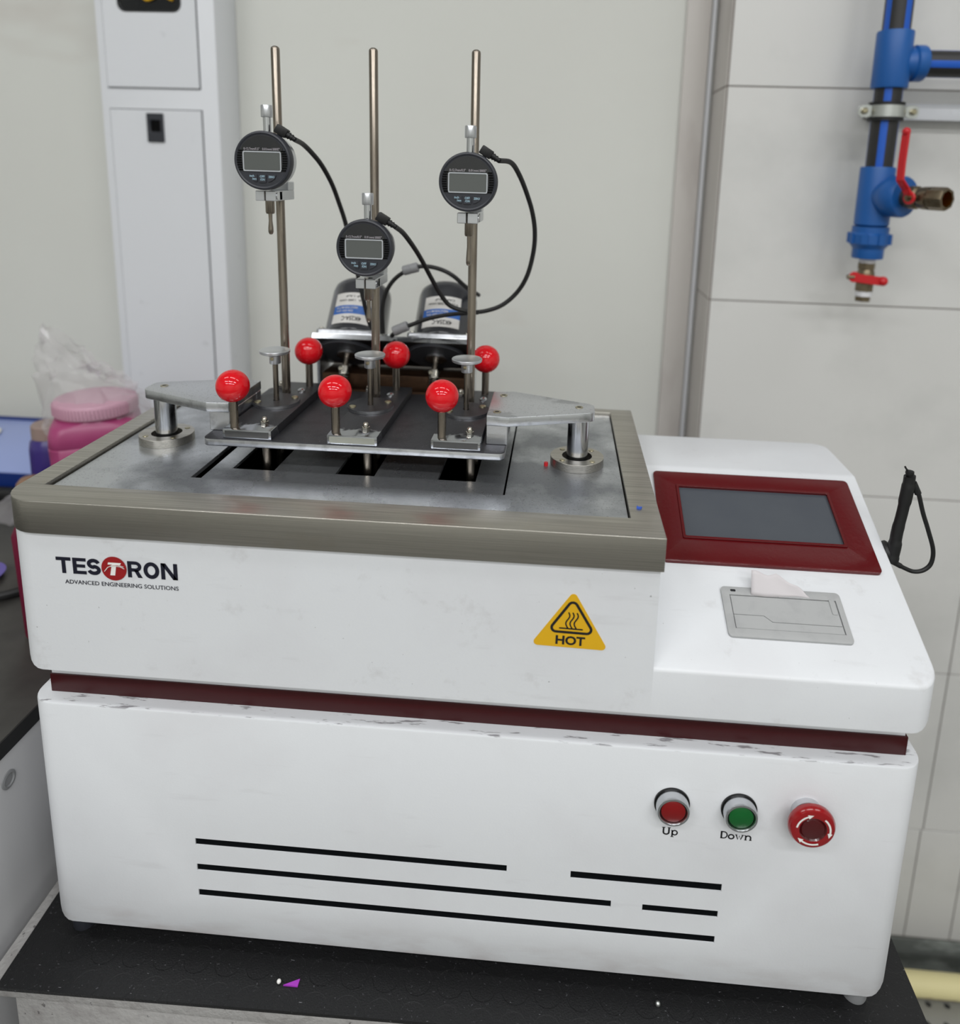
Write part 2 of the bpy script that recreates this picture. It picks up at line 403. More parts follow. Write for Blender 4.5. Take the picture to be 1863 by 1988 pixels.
class Ink:
    """flat print lying in a plane: fn maps (a, b) to 3-D"""
    def __init__(s, fn): s.fn = fn; s.mb = MB()
    def poly(s, pts, mi=0): s.mb.add([s.fn(*p) for p in pts], [list(range(len(pts)))], mi); return s
    def stroke(s, pts, wdt, closed=False, mi=0, caps=False):
        L_, R_ = ribbon(pts, wdt, closed); n = len(pts)
        vs = [s.fn(p.x, p.y) for p in L_ + R_]; k = n if closed else n - 1
        s.mb.add(vs, [[i, (i + 1) % n, n + (i + 1) % n, n + i] for i in range(k)], mi)
        if caps:
            for e in (pts[0], pts[-1]): s.poly(circ(e[0], e[1], wdt / 2, 10), mi)
        return s
    def rect(s, a0, a1, b0, b1, mi=0): return s.poly([(a0, b0), (a1, b0), (a1, b1), (a0, b1)], mi)
def arc(cx, cy, rx, ry, a0, a1, n=14):
    return [(cx + rx * math.cos(math.radians(a0 + (a1 - a0) * i / n)), cy + ry * math.sin(math.radians(a0 + (a1 - a0) * i / n))) for i in range(n + 1)]
def text_verts(txt, a0, a1, b0, b1, fat=0.0):
    """glyph faces of a line of text fitted to the rectangle a0..a1, b0..b1"""
    cu = bpy.data.curves.new('t', 'FONT'); cu.body = txt; cu.resolution_u = 3; cu.offset = fat; cu.size = 1
    o = bpy.data.objects.new('t', cu); COL.objects.link(o)
    dg = bpy.context.evaluated_depsgraph_get(); me = bpy.data.meshes.new_from_object(o.evaluated_get(dg))
    vs = [v.co.copy() for v in me.vertices]; fs = [list(p.vertices) for p in me.polygons]
    bpy.data.objects.remove(o); bpy.data.curves.remove(cu); bpy.data.meshes.remove(me)
    xs = [v.x for v in vs]; ys = [v.y for v in vs]; x0, x1, y0, y1 = min(xs), max(xs), min(ys), max(ys)
    return [(a0 + (v.x - x0) / (x1 - x0) * (a1 - a0), b0 + (v.y - y0) / (y1 - y0) * (b1 - b0)) for v in vs], fs
def put_text(ink, txt, a0, a1, b0, b1, fat=0.0, mi=0, rot180=False):
    vs, fs = text_verts(txt, a0, a1, b0, b1, fat)
    if rot180: vs = [(a0 + a1 - a, b0 + b1 - b) for a, b in vs]
    ink.mb.add([ink.fn(*v) for v in vs], fs, mi)

# ================================================================== SETTING
FLOOR = -0.74
struct(MB().box(-3, 3.2, -4.2, .76, FLOOR - .05, FLOOR).build('floor', 'floor'))
struct(MB().box(-3, 3.2, -4.2, .76, CEIL, CEIL + .05).build('ceiling', 'ceiling'))
struct(MB().box(-3, .70, .728, .78, FLOOR, CEIL).build('wall_back', 'wall'))
struct(MB().box(-3.05, -3, -4.2, .78, FLOOR, CEIL).build('wall_left', 'wall'))
struct(MB().box(3.2, 3.25, -4.2, .78, FLOOR, CEIL).build('wall_right', 'wall'))
struct(MB().box(-3, 3.2, -4.25, -4.2, FLOOR, CEIL).build('wall_front', 'wall'))
# tiled projecting wall: body in grout colour, tiles proud of it
tw = struct(MB().box(.6625, 3.2, .6225, .78, FLOOR, CEIL).build('wall_back_right', 'grout'))
ZT = [FLOOR, -.718 + .0, -.413, -.107, .199, .505, .818, 1.124, 1.43, 1.736, 2.042, CEIL]
G = .0009
def tile(x0, x1, y0, y1, z0, z1, mt='tile'):
    MB().box(x0 + G, x1 - G, y0, y1, z0 + G, z1 - G).build('tile', mt, tw, bevel=.0006, seg=1)
for k in range(2, len(ZT) - 1):
    z0, z1 = ZT[k], ZT[k + 1]
    xs = [.663, 1.102, 1.70, 2.30, 2.90] if z1 < .21 or True else []
    for a, b in zip(xs, xs[1:]): tile(a, b, .62, .6226, z0, z1)
for a, b in zip([.663, 1.099, 1.178, 1.62, 2.2, 2.8], [1.099, 1.178, 1.62, 2.2, 2.8]): tile(a, b, .62, .6226, -.640, -.413)
for k in range(2, len(ZT) - 1): tile_z = (ZT[k], ZT[k + 1]); MB().box(.6610, .6628, .6232, .727, ZT[k] + G, ZT[k + 1] - G).build('tile', 'tile_rose', tw, bevel=.0006, seg=1)
struct(MB().box(.612, .650, .7195, .7275, FLOOR, CEIL).build('trim_1', 'tile_rose', bevel=.0015))
struct(MB().lathe([(.0032, FLOOR), (.0032, CEIL)], (.6545, .7195, 0), seg=10).build('trim_2', 'caulk'))
struct(MB().box(.664, 3.2, .6195 - .002, .6225, FLOOR, -.642).build('baseboard_back', 'dark_wall', bevel=.002))

# ================================================================== TABLE, MAT
t = thing('equipment_table', (.37, .15, FLOOR), 'grey stone-finish table carrying the tester, pale top edge showing left of the black mat', 'table')
MB().box(-.0325, .762, -.030, .36, -.020, -.0035).build('tabletop', 'grey_stone', t, bevel=.001)
MB().box(-.012, .750, -.026, -.008, FLOOR + .0, -.0205).build('front_panel', 'grey_stone', t, bevel=.001)
for x in (-.012, .72):
    for y in (.0, .32): MB().box(x, x + .03, y - .005, y + .03, FLOOR, -.0205).build('leg', 'grey_stone', t, bevel=.001)
tag(MB().prism(round_poly([(-.0185, -.037), (.25, -.0325), (.7655, -.024), (.7665, .335), (-.0225, .335), (-.0215, .05)], .001, 2), -.0032, 0).build('rubber_mat', 'mat', angle=50),
    'black rubber coin-pattern mat under the tester', 'mat')
tag(MB().prism([(.222, -.0145), (.2345, -.0145), (.2345, -.0085)], .0002, .0016).build('plastic_chip', 'purple_chip'), 'small purple triangular plastic chip on the black mat', 'scrap')
tag(MB().sphere((.2175, -.0125, .002), .0019, 12, 8).build('bead', 'ink_white'), 'tiny white bead beside the purple chip on the mat', 'bead')
tag(MB().sphere((.541, -.001, .0022), .0024, 10, 7).build('foil_crumb', 'zinc'), 'silvery foil crumb on the mat below the vent slots', 'scrap')

# ================================================================== TESTER BODY
X1 = .733
T = thing('softening_point_tester', (.37, .15, .0), 'white and dark red bench-top softening point tester with steel rim, touch screen and printer', 'testing machine')
def fillet_edges(o, sel, off, seg):
    bm = bmesh.new(); bm.from_mesh(o.data); wo = wpos(o)
    es = [e for e in bm.edges if sel(e.verts[0].co + wo, e.verts[1].co + wo)]
    bmesh.ops.bevel(bm, geom=es, offset=off, segments=seg, profile=.5, affect='EDGES')
    for f in bm.faces: f.smooth = True
    bm.to_mesh(o.data); bm.free(); o.data.set_sharp_from_angle(angle=math.radians(30))
def soft(o, off, seg=2, ang=50):
    bm = bmesh.new(); bm.from_mesh(o.data)
    es = [e for e in bm.edges if len(e.link_faces) == 2 and e.calc_face_angle(0) > math.radians(ang)]
    bmesh.ops.bevel(bm, geom=es, offset=off, segments=seg, profile=.5, affect='EDGES', clamp_overlap=True)
    for f in bm.faces: f.smooth = True
    bm.to_mesh(o.data); bm.free(); o.data.set_sharp_from_angle(angle=math.radians(30))
def near(a, b, e=1e-4): return abs(a - b) < e
# lower housing with shallow cut slots, filled black for the shade inside
def xz_round(x0, x1, z0, z1, r, corners, y0, y1): return MB().prism(rrect(x0, x1, z0, z1, r, 6, corners), -y1, -y0, fn=lambda a, b, h: (a, -h, b))
LX0, LX1, LY0, LY1, LZ0, LZ1 = .003, X1, .006, .290, .020, .2437
lower = MB().box(LX0, LX1, LY0, LY1, LZ0, LZ1).build('lower_housing', 'white_low', T)
def is_vert(a, b): return near(a.x, b.x) and near(a.y, b.y)
fillet_edges(lower, lambda a, b: is_vert(a, b) or (near(a.z, b.z) and near(a.z, LZ0) and near(a.x, b.x)), .019, 7)
soft(lower, .0016)
SL = [(.141, .409, .1143, .1212), (.4622, .586, .1137, .1212), (.141, .497, .0880, .0950), (.523, .585, .0873, .0942), (.141, .5845, .0612, .0685)]
cm = MB()
for x0, x1, z0, z1 in SL: cm.box(x0, x1, -.01, LY0 + .012, z0, z1)
cut = cm.build('cutter', 'vent_shade')
md = lower.modifiers.new('slots', 'BOOLEAN'); md.object = cut; md.operation = 'DIFFERENCE'; md.solver = 'EXACT'
dg = bpy.context.evaluated_depsgraph_get(); me2 = bpy.data.meshes.new_from_object(lower.evaluated_get(dg))
lower.modifiers.clear(); lower.data = me2; bpy.data.objects.remove(cut)
lower.data.set_sharp_from_angle(angle=math.radians(30))
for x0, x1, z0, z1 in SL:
    MB().box(x0 + .0001, x1 - .0001, LY0 + .0012, LY0 + .0115, z0 + .0001, z1 - .0001).build('slot_shade', 'vent_shade', T)  # black filler standing in for the unlit interior behind the slot
MB().box(.016, .7205, .0215, .280, .2437, .2775).build('neck', 'white', T)
MB().box(.0155, .7208, .0195, .0214, .2438, .2603).build('trim_band', 'trim_red', T, bevel=.0004)
MB().box(.7206, .7222, .0195, .275, .2438, .2603).build('trim_band', 'trim_red', T, bevel=.0004)
# upper housing: tank section
BY = .003
up1 = MB().box(.003, .517, BY, .292, .2775, .4012).build('tank_housing', 'white', T)
def open_top(o):
    bm = bmesh.new(); bm.from_mesh(o.data)
    bmesh.ops.delete(bm, geom=[f for f in bm.faces if f.normal.z > .9], context='FACES_ONLY')
    bm.to_mesh(o.data); bm.free()
fillet_edges(up1, lambda a, b: (is_vert(a, b) and a.x < .1) or (near(a.z, b.z) and near(a.z, .2775) and near(a.x, b.x) and a.x < .1), .020, 7)
open_top(up1)                                    # the tank drops in from above
# console: slope and flat top, extruded along x
CZ0, CY1, CZ1, CY2 = .3171, .2008, .4030, .285
prof = [(BY, .2775), (CY2 + .005, .2775), (CY2 + .005, CZ1), (CY1, CZ1), (BY, CZ0)]
con = MB().prism(prof, .517, X1, fn=lambda a, b, h: (h, a, b)).build('console', 'white', T)
fillet_edges(con, lambda a, b: a.x > .7 and b.x > .7 and (is_vert(a, b) or (near(a.z, b.z) and near(a.z, .2775) and near(a.x, b.x))), .018, 7)
bm = bmesh.new(); bm.from_mesh(con.data); wo = wpos(con)
es = []
for e in bm.edges:
    if len(e.link_faces) == 2 and e.calc_face_angle(0) > math.radians(18):
        a, b = e.verts[0].co + wo, e.verts[1].co + wo
        if max(a.z, b.z) > .30 and not (near(a.x, .517) and near(b.x, .517)): es.append(e)
bmesh.ops.bevel(bm, geom=es, offset=.0025, segments=3, profile=.5, affect='EDGES', clamp_overlap=True)
for f in bm.faces: f.smooth = True
bm.to_mesh(con.data); bm.free(); con.data.set_sharp_from_angle(angle=math.radians(28))
# steel rim, skirt and top frame in one
RZ0, RZ1 = .4005, .4277
rim_out = rrect(0, .5192, 0, .298, .028, 8, (1, 0, 0, 1))
hole = [(.0198, .0305), (.4955, .0305), (.4955, .2865), (.0198, .2865)]
MB().prism(rim_out, RZ0, RZ1, [hole]).build('steel_rim', 'steel', T, bevel=.0014, seg=3, bev_angle=50)
# tank plate with pocket opening
PZ = .4245
pock = [(.1245, .066), (.3945, .066), (.3945, .2595), (.1245, .2595)]
MB().prism([(.0225, .0318), (.4943, .0318), (.4943, .2845), (.0225, .2845)], PZ - .004, PZ, [pock]).build('tank_plate', 'plate', T, bevel=.0003, seg=1)
slots = [(.148, .186), (.2415, .2765), (.333, .3665)]
MB().prism([(.1305, .0672), (.3925, .0672), (.3925, .259), (.1305, .259)], PZ - .006, PZ - .003,
           [[(a, .0955), (b, .0955), (b, .235), (a, .235)] for a, b in slots]).build('slotted_cover', 'plate', T)
MB().box(.0199, .4954, .0306, .2864, .300, .302).box(.0199, .0205, .0306, .2864, .302, PZ - .0045).box(.4945, .4954, .0306, .2864, .302, PZ - .0045)\
    .box(.0205, .4945, .0306, .0312, .302, PZ - .0045).box(.0205, .4945, .2858, .2864, .302, PZ - .0045).build('tank', 'black_in', T)
# pillar flanges
for x, y in [(.0600, .1470), (.4555, .1425)]:
    MB().prism(circ(x, y, .0247, 48), PZ, PZ + .0078, [circ(x, y, .0138, 32)]).build('pillar_flange', 'steel', T, bevel=.0005, seg=1)
    MB().prism(circ(x, y, .0138, 32), PZ, PZ + .0035, [circ(x, y, .0100, 32)]).build('seal_ring', 'black_metal', T)
    for k in range(4):
        a = PI / 4 + k * PI / 2
        MB().cyl((x + .0192 * math.cos(a), y + .0192 * math.sin(a), PZ), .0026, .0072, .0083, seg=14, ch=.0004).build('screw', 'brass_screw', T)
# feet
for x, y in [(.0215, .0235), (.7120, .0245), (.0215, .27), (.7120, .27)]:
    MB().lathe([(0, 0), (.0098, 0), (.0104, .002), (.0100, .0198), (0, .0198)], (x, y, .0001)).build('foot', 'ferrite' if x > .5 else 'plastic_black', T)
# ------ logo (print on the front face)
FY = BY - .00025
ink = Ink(lambda a, b: (a, FY, b))
def glyph(g, x0, x1, z0, z1):
    W_, H_ = x1 - x0, z1 - z0; w_ = .0033
    if g == 'T': ink.rect(x0, x1, z1 - .0030, z1); ink.rect((x0 + x1 - w_) / 2, (x0 + x1 + w_) / 2, z0, z1 - .0030)
    if g == 'E':
        ink.rect(x0, x0 + w_, z0, z1); ink.rect(x0 + w_, x1, z1 - .0029, z1); ink.rect(x0 + w_, x1 - .0008, z0 + .0057, z0 + .0085); ink.rect(x0 + w_, x1, z0, z0 + .0029)
    if g == 'S':
        cx = (x0 + x1) / 2; rx = W_ / 2 - .0016
        ink.stroke(arc(cx, z1 - .0044, rx - .0002, .0029, 12, 262, 14) + arc(cx, z0 + .0044, rx, .0029, 82, -168, 14), .0032)
    if g == 'R':
        ink.rect(x0, x0 + w_, z0, z1); xr = x0 + .0066
        ink.stroke([(x0 + w_, z1 - .0014), (xr, z1 - .0014)] + arc(xr, z1 - .0044, .0034, .0030, 90, -90, 10) + [(x0 + w_, z1 - .0074)], .0029)
        ink.poly([(x0 + .0050, z0 + .0066), (x0 + .0083, z0 + .0066), (x1, z0), (x1 - .0037, z0)])
    if g == 'O': ink.stroke(arc((x0 + x1) / 2, (z0 + z1) / 2, W_ / 2 - .0016, H_ / 2 - .0014, 0, 345, 23), .0033, True)
    if g == 'N': ink.rect(x0, x0 + w_, z0, z1); ink.rect(x1 - w_, x1, z0, z1); ink.poly([(x0, z1), (x0 + .0038, z1), (x1, z0), (x1 - .0038, z0)])
for g, x0, x1 in [('T', .0440, .0562), ('E', .0576, .0687), ('S', .0692, .0806), ('R', .1026, .1146), ('O', .1156, .1284), ('N', .1298, .1432)]:
    glyph(g, x0, x1, .3662, .3802)
put_text(ink, 'ADVANCED ENGINEERING SOLUTIONS', .0500, .1432, .3572, .3608, .012)
lab(ink.mb.build('logo_lettering', 'ink_navy', T, smooth=False), 'dark navy lettering TESTRON ADVANCED ENGINEERING SOLUTIONS')
ink = Ink(lambda a, b: (a, FY - .0002, b))
ink.poly(circ(.0916, .3730, .0103, 40))
ink.fn = lambda a, b: (a + .0030, FY - .0004, b)
ink.poly([(.0838, .3764), (.0838 + .0005, .3782), (.0948, .3782), (.0940, .3764)], 1)
ink.poly([(.0872, .3764), (.0908, .3764), (.0893, .3672), (.0853, .3672)], 1)
ink.fn = lambda a, b: (a + .0030, FY - .0006, b)
ink.stroke([(.0805, .3705), (.0835, .3738), (.0870, .3755), (.0915, .3760), (.0965, .3745)], .0012, mi=0)
ink.fn = lambda a, b: (a + .0030, FY - .0008, b)
ink.stroke([(.0810, .3704), (.0840, .3742), (.0880, .3762), (.0920, .3766), (.0970, .3752)], .0005, mi=1)
ink.stroke([(.0860, .3750), (.0900, .3756), (.0940, .3752), (.0975, .3736)], .0005, mi=1)
lab(ink.mb.build('logo_roundel', ['ink_red', 'ink_white'], T, smooth=False), 'round red emblem with a slanted white T')
# ------ warning label
wl = Vector((.4520, .3480)); ca, sa = math.cos(math.radians(-1.2)), math.sin(math.radians(-1.2))
def wfn(d): return lambda a, b: (wl.x + a * ca - b * sa, BY - d, wl.y + a * sa + b * ca)
tri = round_poly([(-.0300, -.0170), (.0300, -.0170), (.0008, .0312)], .0030, 6)
f0 = wfn(0)
wlab = MB().prism(tri, .0001, .0004, fn=lambda a, b, h: (f0(a, b)[0], BY - h, f0(a, b)[2])).build('warning_label', 'yellow', T)
lab(wlab, 'yellow triangular HOT warning sticker')
ik = Ink(wfn(.00055))
ik.stroke(round_poly([(-.0172, -.0040), (.0185, -.0040), (.0008, .0245)], .0034, 6), .0021, True)
for dx in (-.0032, .0, .0032):
    ik.stroke([(dx + .0006 + .0013 * math.sin(2 * PI * t / 12 + PI * .9) + .0002 * t / 12, -.0002 + .0128 * t / 12) for t in range(13)], .0011, caps=True)
ik.stroke([(-.0082, -.0008), (.0090, -.0008)], .0012, caps=True)
put_text(ik, 'HOT', -.0108, .0118, -.0148, -.0070, .035)
ik.mb.build('warning_print', 'ink', wlab, smooth=False)
# ------ push buttons, captions, emergency stop
def push_button(x, z, cap, label):
    yb = .006
    b = MB().lathe([(0, -.001), (.0142, -.001), (.0142, .0016), (.0, .0016)], (x, yb, z), (0, -1, 0), 40).build('button_base', 'black_metal', T)
    MB().lathe([(.0102, .0016), (.0130, .0016), (.0132, .0080), (.0125, .0098), (.0110, .0100), (.0105, .0090), (.0102, .0050)], (x, yb, z), (0, -1, 0), 40).build('bezel', 'bezel_si', b)
    MB().lathe([(0, .0020), (.0108, .0020), (.0108, .0076), (0, .0076)], (x, yb, z), (0, -1, 0), 40).build('gasket', 'black_metal', b)
    lab(MB().lathe([(0, .0070), (.0094, .0070), (.0096, .0086), (.0088, .0091), (0, .0092)], (x, yb, z), (0, -1, 0), 40).build('cap', cap, b), label)
push_button(.5400, .1955, 'cap_red', 'dark red push button cap')
push_button(.5930, .1950, 'cap_green', 'green push button cap')
ik = Ink(lambda a, b: (a, LY0 - .0002, b))
def serif(x, z, wd=.0020): ik.rect(x - wd, x + wd, z - .0003, z + .0003)
z0 = .1652; k = .0066
# U
ik.stroke([(.5352, z0 + k), (.5352, z0 + .0020)] + arc(.5374, z0 + .0021, .0022, .0019, 180, 360, 8) + [(.5396, z0 + k)], .00135)
serif(.5352, z0 + k, .0013); serif(.5396, z0 + k, .0012)
# p
ik.stroke([(.5423, z0 - .0018), (.5423, z0 + .0044)], .0012); ik.stroke(arc(.5443, z0 + .0022, .0020, .0021, 0, 340, 17), .0011, True); serif(.5424, z0 - .0018, .0013); serif(.5418, z0 + .0043, .0006)
lab(ik.mb.build('up_caption', 'ink', T, smooth=False), 'black printed word Up')
ik = Ink(lambda a, b: (a, LY0 - .0002, b))
# D
z0 = .1652 + .0008; ik.stroke([(.5815, z0), (.5815, z0 + k)], .0014)
ik.stroke([(.5808, z0 + k - .0003), (.5830, z0 + k - .0003)] + arc(.5832, z0 + k / 2, .0028, k / 2 - .0003, 90, -90, 10) + [(.5808, z0 + .0003)], .0010)
# o
ik.stroke(arc(.5893, z0 + .0021, .0021, .0020, 0, 345, 17), .0012, True)
# w
ik.stroke([(.5932, z0 + .0042), (.5946, z0 + .0001), (.5957, z0 + .0036), (.5969, z0 + .0001), (.5983, z0 + .0042)], .0011); serif(.5932, z0 + .0043, .0009); serif(.5983, z0 + .0043, .0009)
# n
ik.stroke([(.6008, z0), (.6008, z0 + .0042)], .0012); ik.stroke([(.6008, z0 + .0030)] + arc(.6028, z0 + .0024, .0019, .0017, 150, 0, 8) + [(.6047, z0)], .0012)
serif(.6008, z0, .0010); serif(.6047, z0, .0010); serif(.6002, z0 + .0042, .0006)
lab(ik.mb.build('down_caption', 'ink', T, smooth=False), 'black printed word Down')
ex, ez = .6450, .1985
es_ = MB().lathe([(0, -.001), (.0118, -.001), (.0120, .005), (.0108, .0056), (.0100, .0110), (0, .0110)], (ex, .006, ez), (0, -1, 0), 40).build('stop_collar', 'satin', T)
lab(MB().lathe([(0, .0102), (.0165, .0102), (.0176, .0112), (.0181, .0135), (.0179, .0155), (.0165, .0175), (.0140, .0182), (.0105, .0180), (.0092, .0168), (.0085, .0178), (.0, .0190)],
            (ex, .006, ez), (0, -1, 0), 48, mis=[0, 0, 0, 0, 0, 0, 0, 1, 1, 1]).build('stop_button', ['estop', 'estop_dark'], es_), 'red mushroom emergency stop with white turning arrows')
ik = Ink(lambda a, b: (ex + a, .006 - .01865, ez + b))
for a0 in (100, -20, -140):
    R_ = .0128; ik.stroke(arc(0, 0, R_, R_, a0 + 72, a0 + 12, 10), .0014, mi=0)
    a1 = math.radians(a0 + 12); tx, ty = math.sin(a1), -math.cos(a1); cx, cy = R_ * math.cos(a1), R_ * math.sin(a1)
    nx, ny = math.cos(a1), math.sin(a1)
    ik.poly([(cx + nx * .0019, cy + ny * .0019), (cx + tx * .0042, cy + ty * .0042), (cx - nx * .0019, cy - ny * .0019)])
ik.mb.build('arrow_marks', 'ink_white', es_, smooth=False)
# ------ console panel frame: (x, s, n) with s up the slope and n off it
sl = Vector((0, CY1 - BY, CZ1 - CZ0)).normalized(); sn = Vector((0, -sl.z, sl.y))
def SP(a, b, h): v = Vector((a, BY, CZ0)) + sl * b + sn * h; return (v.x, v.y, v.z)
scr = MB().prism(rrect(.533, .7205, .099, .2055, .004, 4), -.002, .0030, [rrect(.5555, .6965, .1265, .1865, .001, 2)], fn=SP).build('screen_bezel', 'red_paint', T, bevel=.0016, seg=2, bev_angle=50)
lab(scr, 'dark red screen surround')
MB().prism(rrect(.5535, .6985, .1245, .1885, .001, 2), .0031, .0042, [rrect(.5560, .6960, .1270, .1860, .001, 2)], fn=SP).build('inner_lip', 'red_paint', scr, bevel=.0005, seg=1)
lab(MB().prism([(.5556, .1266), (.6964, .1266), (.6964, .1864), (.5556, .1864)], -.001, .0012, fn=SP).build('touch_screen', 'screen', T), 'dark grey touch screen')
pr = MB().prism(rrect(.579, .677, .031, .077, .0035, 4), -.001, .0024, [[(.5855, .0385), (.6725, .0385), (.6725, .0695), (.5855, .0695)]], fn=SP).build('printer_frame', 'printer', T, bevel=.0008, bev_angle=50)
MB().prism([(.5862, .0515), (.6105, .0515), (.6165, .0462), (.6718, .0462), (.6718, .0688), (.5862, .0688)], -.0005, .0020, fn=SP).build('paper_door', 'printer', pr, bevel=.0003, seg=1)
MB().prism([(.5862, .0390), (.6718, .0390), (.6718, .0458), (.6163, .0458), (.6103, .0511), (.5862, .0511)], -.0005, .0020, fn=SP).build('door_lower', 'printer', pr, bevel=.0003, seg=1)
MB().prism(rrect(.6665, .6710, .0560, .0700, .0012, 3), .0019, .0029, fn=SP).build('latch', 'printer', pr, bevel=.0003, seg=1)
MB().prism(rrect(.5868, .5912, .0722, .0743, .0008, 3), .0022, .0026, fn=SP).build('indicator_window', 'ink', pr)
# torn paper strip curling out of the slot
pm = MB(); nx_, ny_ = 14, 6; cols = []
for i in range(nx_ + 1):
    a = i / nx_; xx = .6035 + .0485 * a
    hgt = .0185 * (1 - max(0, (a - .42) / .58) ** .9 * .95) + .0010 * math.sin(a * 17)
    for j in range(ny_ + 1):
        b = j / ny_; q = b * hgt
        pm.v.append(Vector(SP(xx, .0700 + q * .72 - .001 * math.sin(a * 6), .0022 + q * .75 + .0014 * math.sin(a * 8 + b * 2) * b)))
for i in range(nx_):
    for j in range(ny_):
        k = i * (ny_ + 1) + j; pm.f.append([k, k + ny_ + 1, k + ny_ + 2, k + 1]); pm.m.append(0)
po = tag(pm.build('printer_paper', 'paper'), 'torn white paper strip sticking out of the grey printer', 'paper')
so = po.modifiers.new('thickness', 'SOLIDIFY'); so.thickness = .00012
# handle with cord on the right flank of the console
hd = thing('stylus_handle', (X1 + .006, .13, .362), 'black stick handle with looped cord on the right flank of the tester', 'handle')
hy = .120
MB().tube([(.7385, hy, .357), (.7400, hy, .370), (.7405, hy, .385), (.7425, hy, .404), (.7440, hy, .424), (.7445, hy, .437), (.7440, hy, .4395)], [.0062, .0056, .0050, .0047, .0053, .0048, .0030], 16).build('grip', 'rubber', hd)
MB().lathe([(0, -.0013), (.0028, -.001), (.0036, .001), (.0034, .003), (0, .0042)], (.7440, hy, .4400), (0, 0, 1), 16).build('end_knob', 'rubber', hd)
MB().tube([(.7425, hy, .4430), (.7405, hy, .4450), (.7392, hy, .4470)], .0008, 8).build('hook', 'rubber', hd)
MB().lathe([(0, 0), (.0095, 0), (.0105, .003), (.0080, .0075), (0, .008)], (X1 - .0006, hy + .006, .362), (1, 0, 0), 24).build('mount', 'rubber', hd)
MB().tube([(.7465, hy, .4370), (.7480, hy, .4330), (.7510, hy, .4270), (.7545, hy, .4210), (.7600, hy, .4050), (.7670, hy, .3880), (.7735, hy, .3700), (.7735, hy, .3570), (.7680, hy, .3500), (.7600, hy, .3480), (.7520, hy, .3505), (.7430, hy, .3550), (.7340, hy, .3590)],
          [.0008, .0019, .0019, .0019, .0019, .0019, .0019, .0019, .0019, .0019, .0024, .0028], 12).build('cord', 'rubber', hd)
MB().tube([(.7482, hy, .4325), (.7535, hy, .4225)], .0029, 12, smooth=0).build('cord_sleeve', 'rubber', hd)

# ================================================================== LIFTING FRAME
LF = thing('lifting_frame', (.2575, .145, PZ + .008), 'grey metal lifting platform held by two triangular arms on round pillars', 'platform')
LZ = .4515
MB().prism(rrect(.1245, .3915, .0895, .2450, .006, 5), LZ - .0072, LZ, mi_side=1).build('platform', ['dark_plate', 'alu'], LF, bevel=.0009, seg=2, bev_angle=50)
AZ0, AZ1 = .4695, .4785
def arm(sgn, px, py):
    mx = .2575
    def X(x): return x if sgn > 0 else 2 * mx - x
    xo = px if sgn > 0 else 2 * mx - px
    pts = [(.3735, .108), (.3935, .106), (xo + .014, py - .0118), (xo + .014, py + .0118), (.3935, .184), (.3735, .180)]
    rp = round_poly(pts, [.001, .001, .0085, .0085, .001, .001], 6)
    a = MB().prism([(X(x), y) for x, y in rp], AZ0, AZ1, mi_side=1).build('arm', ['arm', 'alu'], LF, bevel=.0008, seg=2, bev_angle=50)
    x0, x1 = sorted((X(.3735), X(.3925)))
    blk = MB().box(x0, x1, .1090, .1200, LZ, AZ0).box(x0, x1, .168, .179, LZ, AZ0)
    xi = sorted((X(.3735), X(.3795))); blk.box(xi[0], xi[1], .1201, .1679, LZ, AZ0)
    blk.build('arm_bracket', 'alu', LF, bevel=.0006, seg=1)
    for (sx, sy) in [(.3820, .1190), (.3840, .1690), (xo, py + .001)]:
        MB().prism(circ(X(sx), sy, .0036, 20), AZ1, AZ1 + .0004, [circ(X(sx), sy, .0021, 14)]).cyl((X(sx), sy, AZ1), .0021, -.0006, .0002, seg=12, mi=1).build('screw', ['brass_screw', 'black_metal'], LF)
    MB().cyl((px, py, PZ), .0098, .0010, AZ0 - PZ, seg=40).build('pillar', 'pillar', LF)
arm(1, .4555, .1425); arm(-1, .0600, .1470)

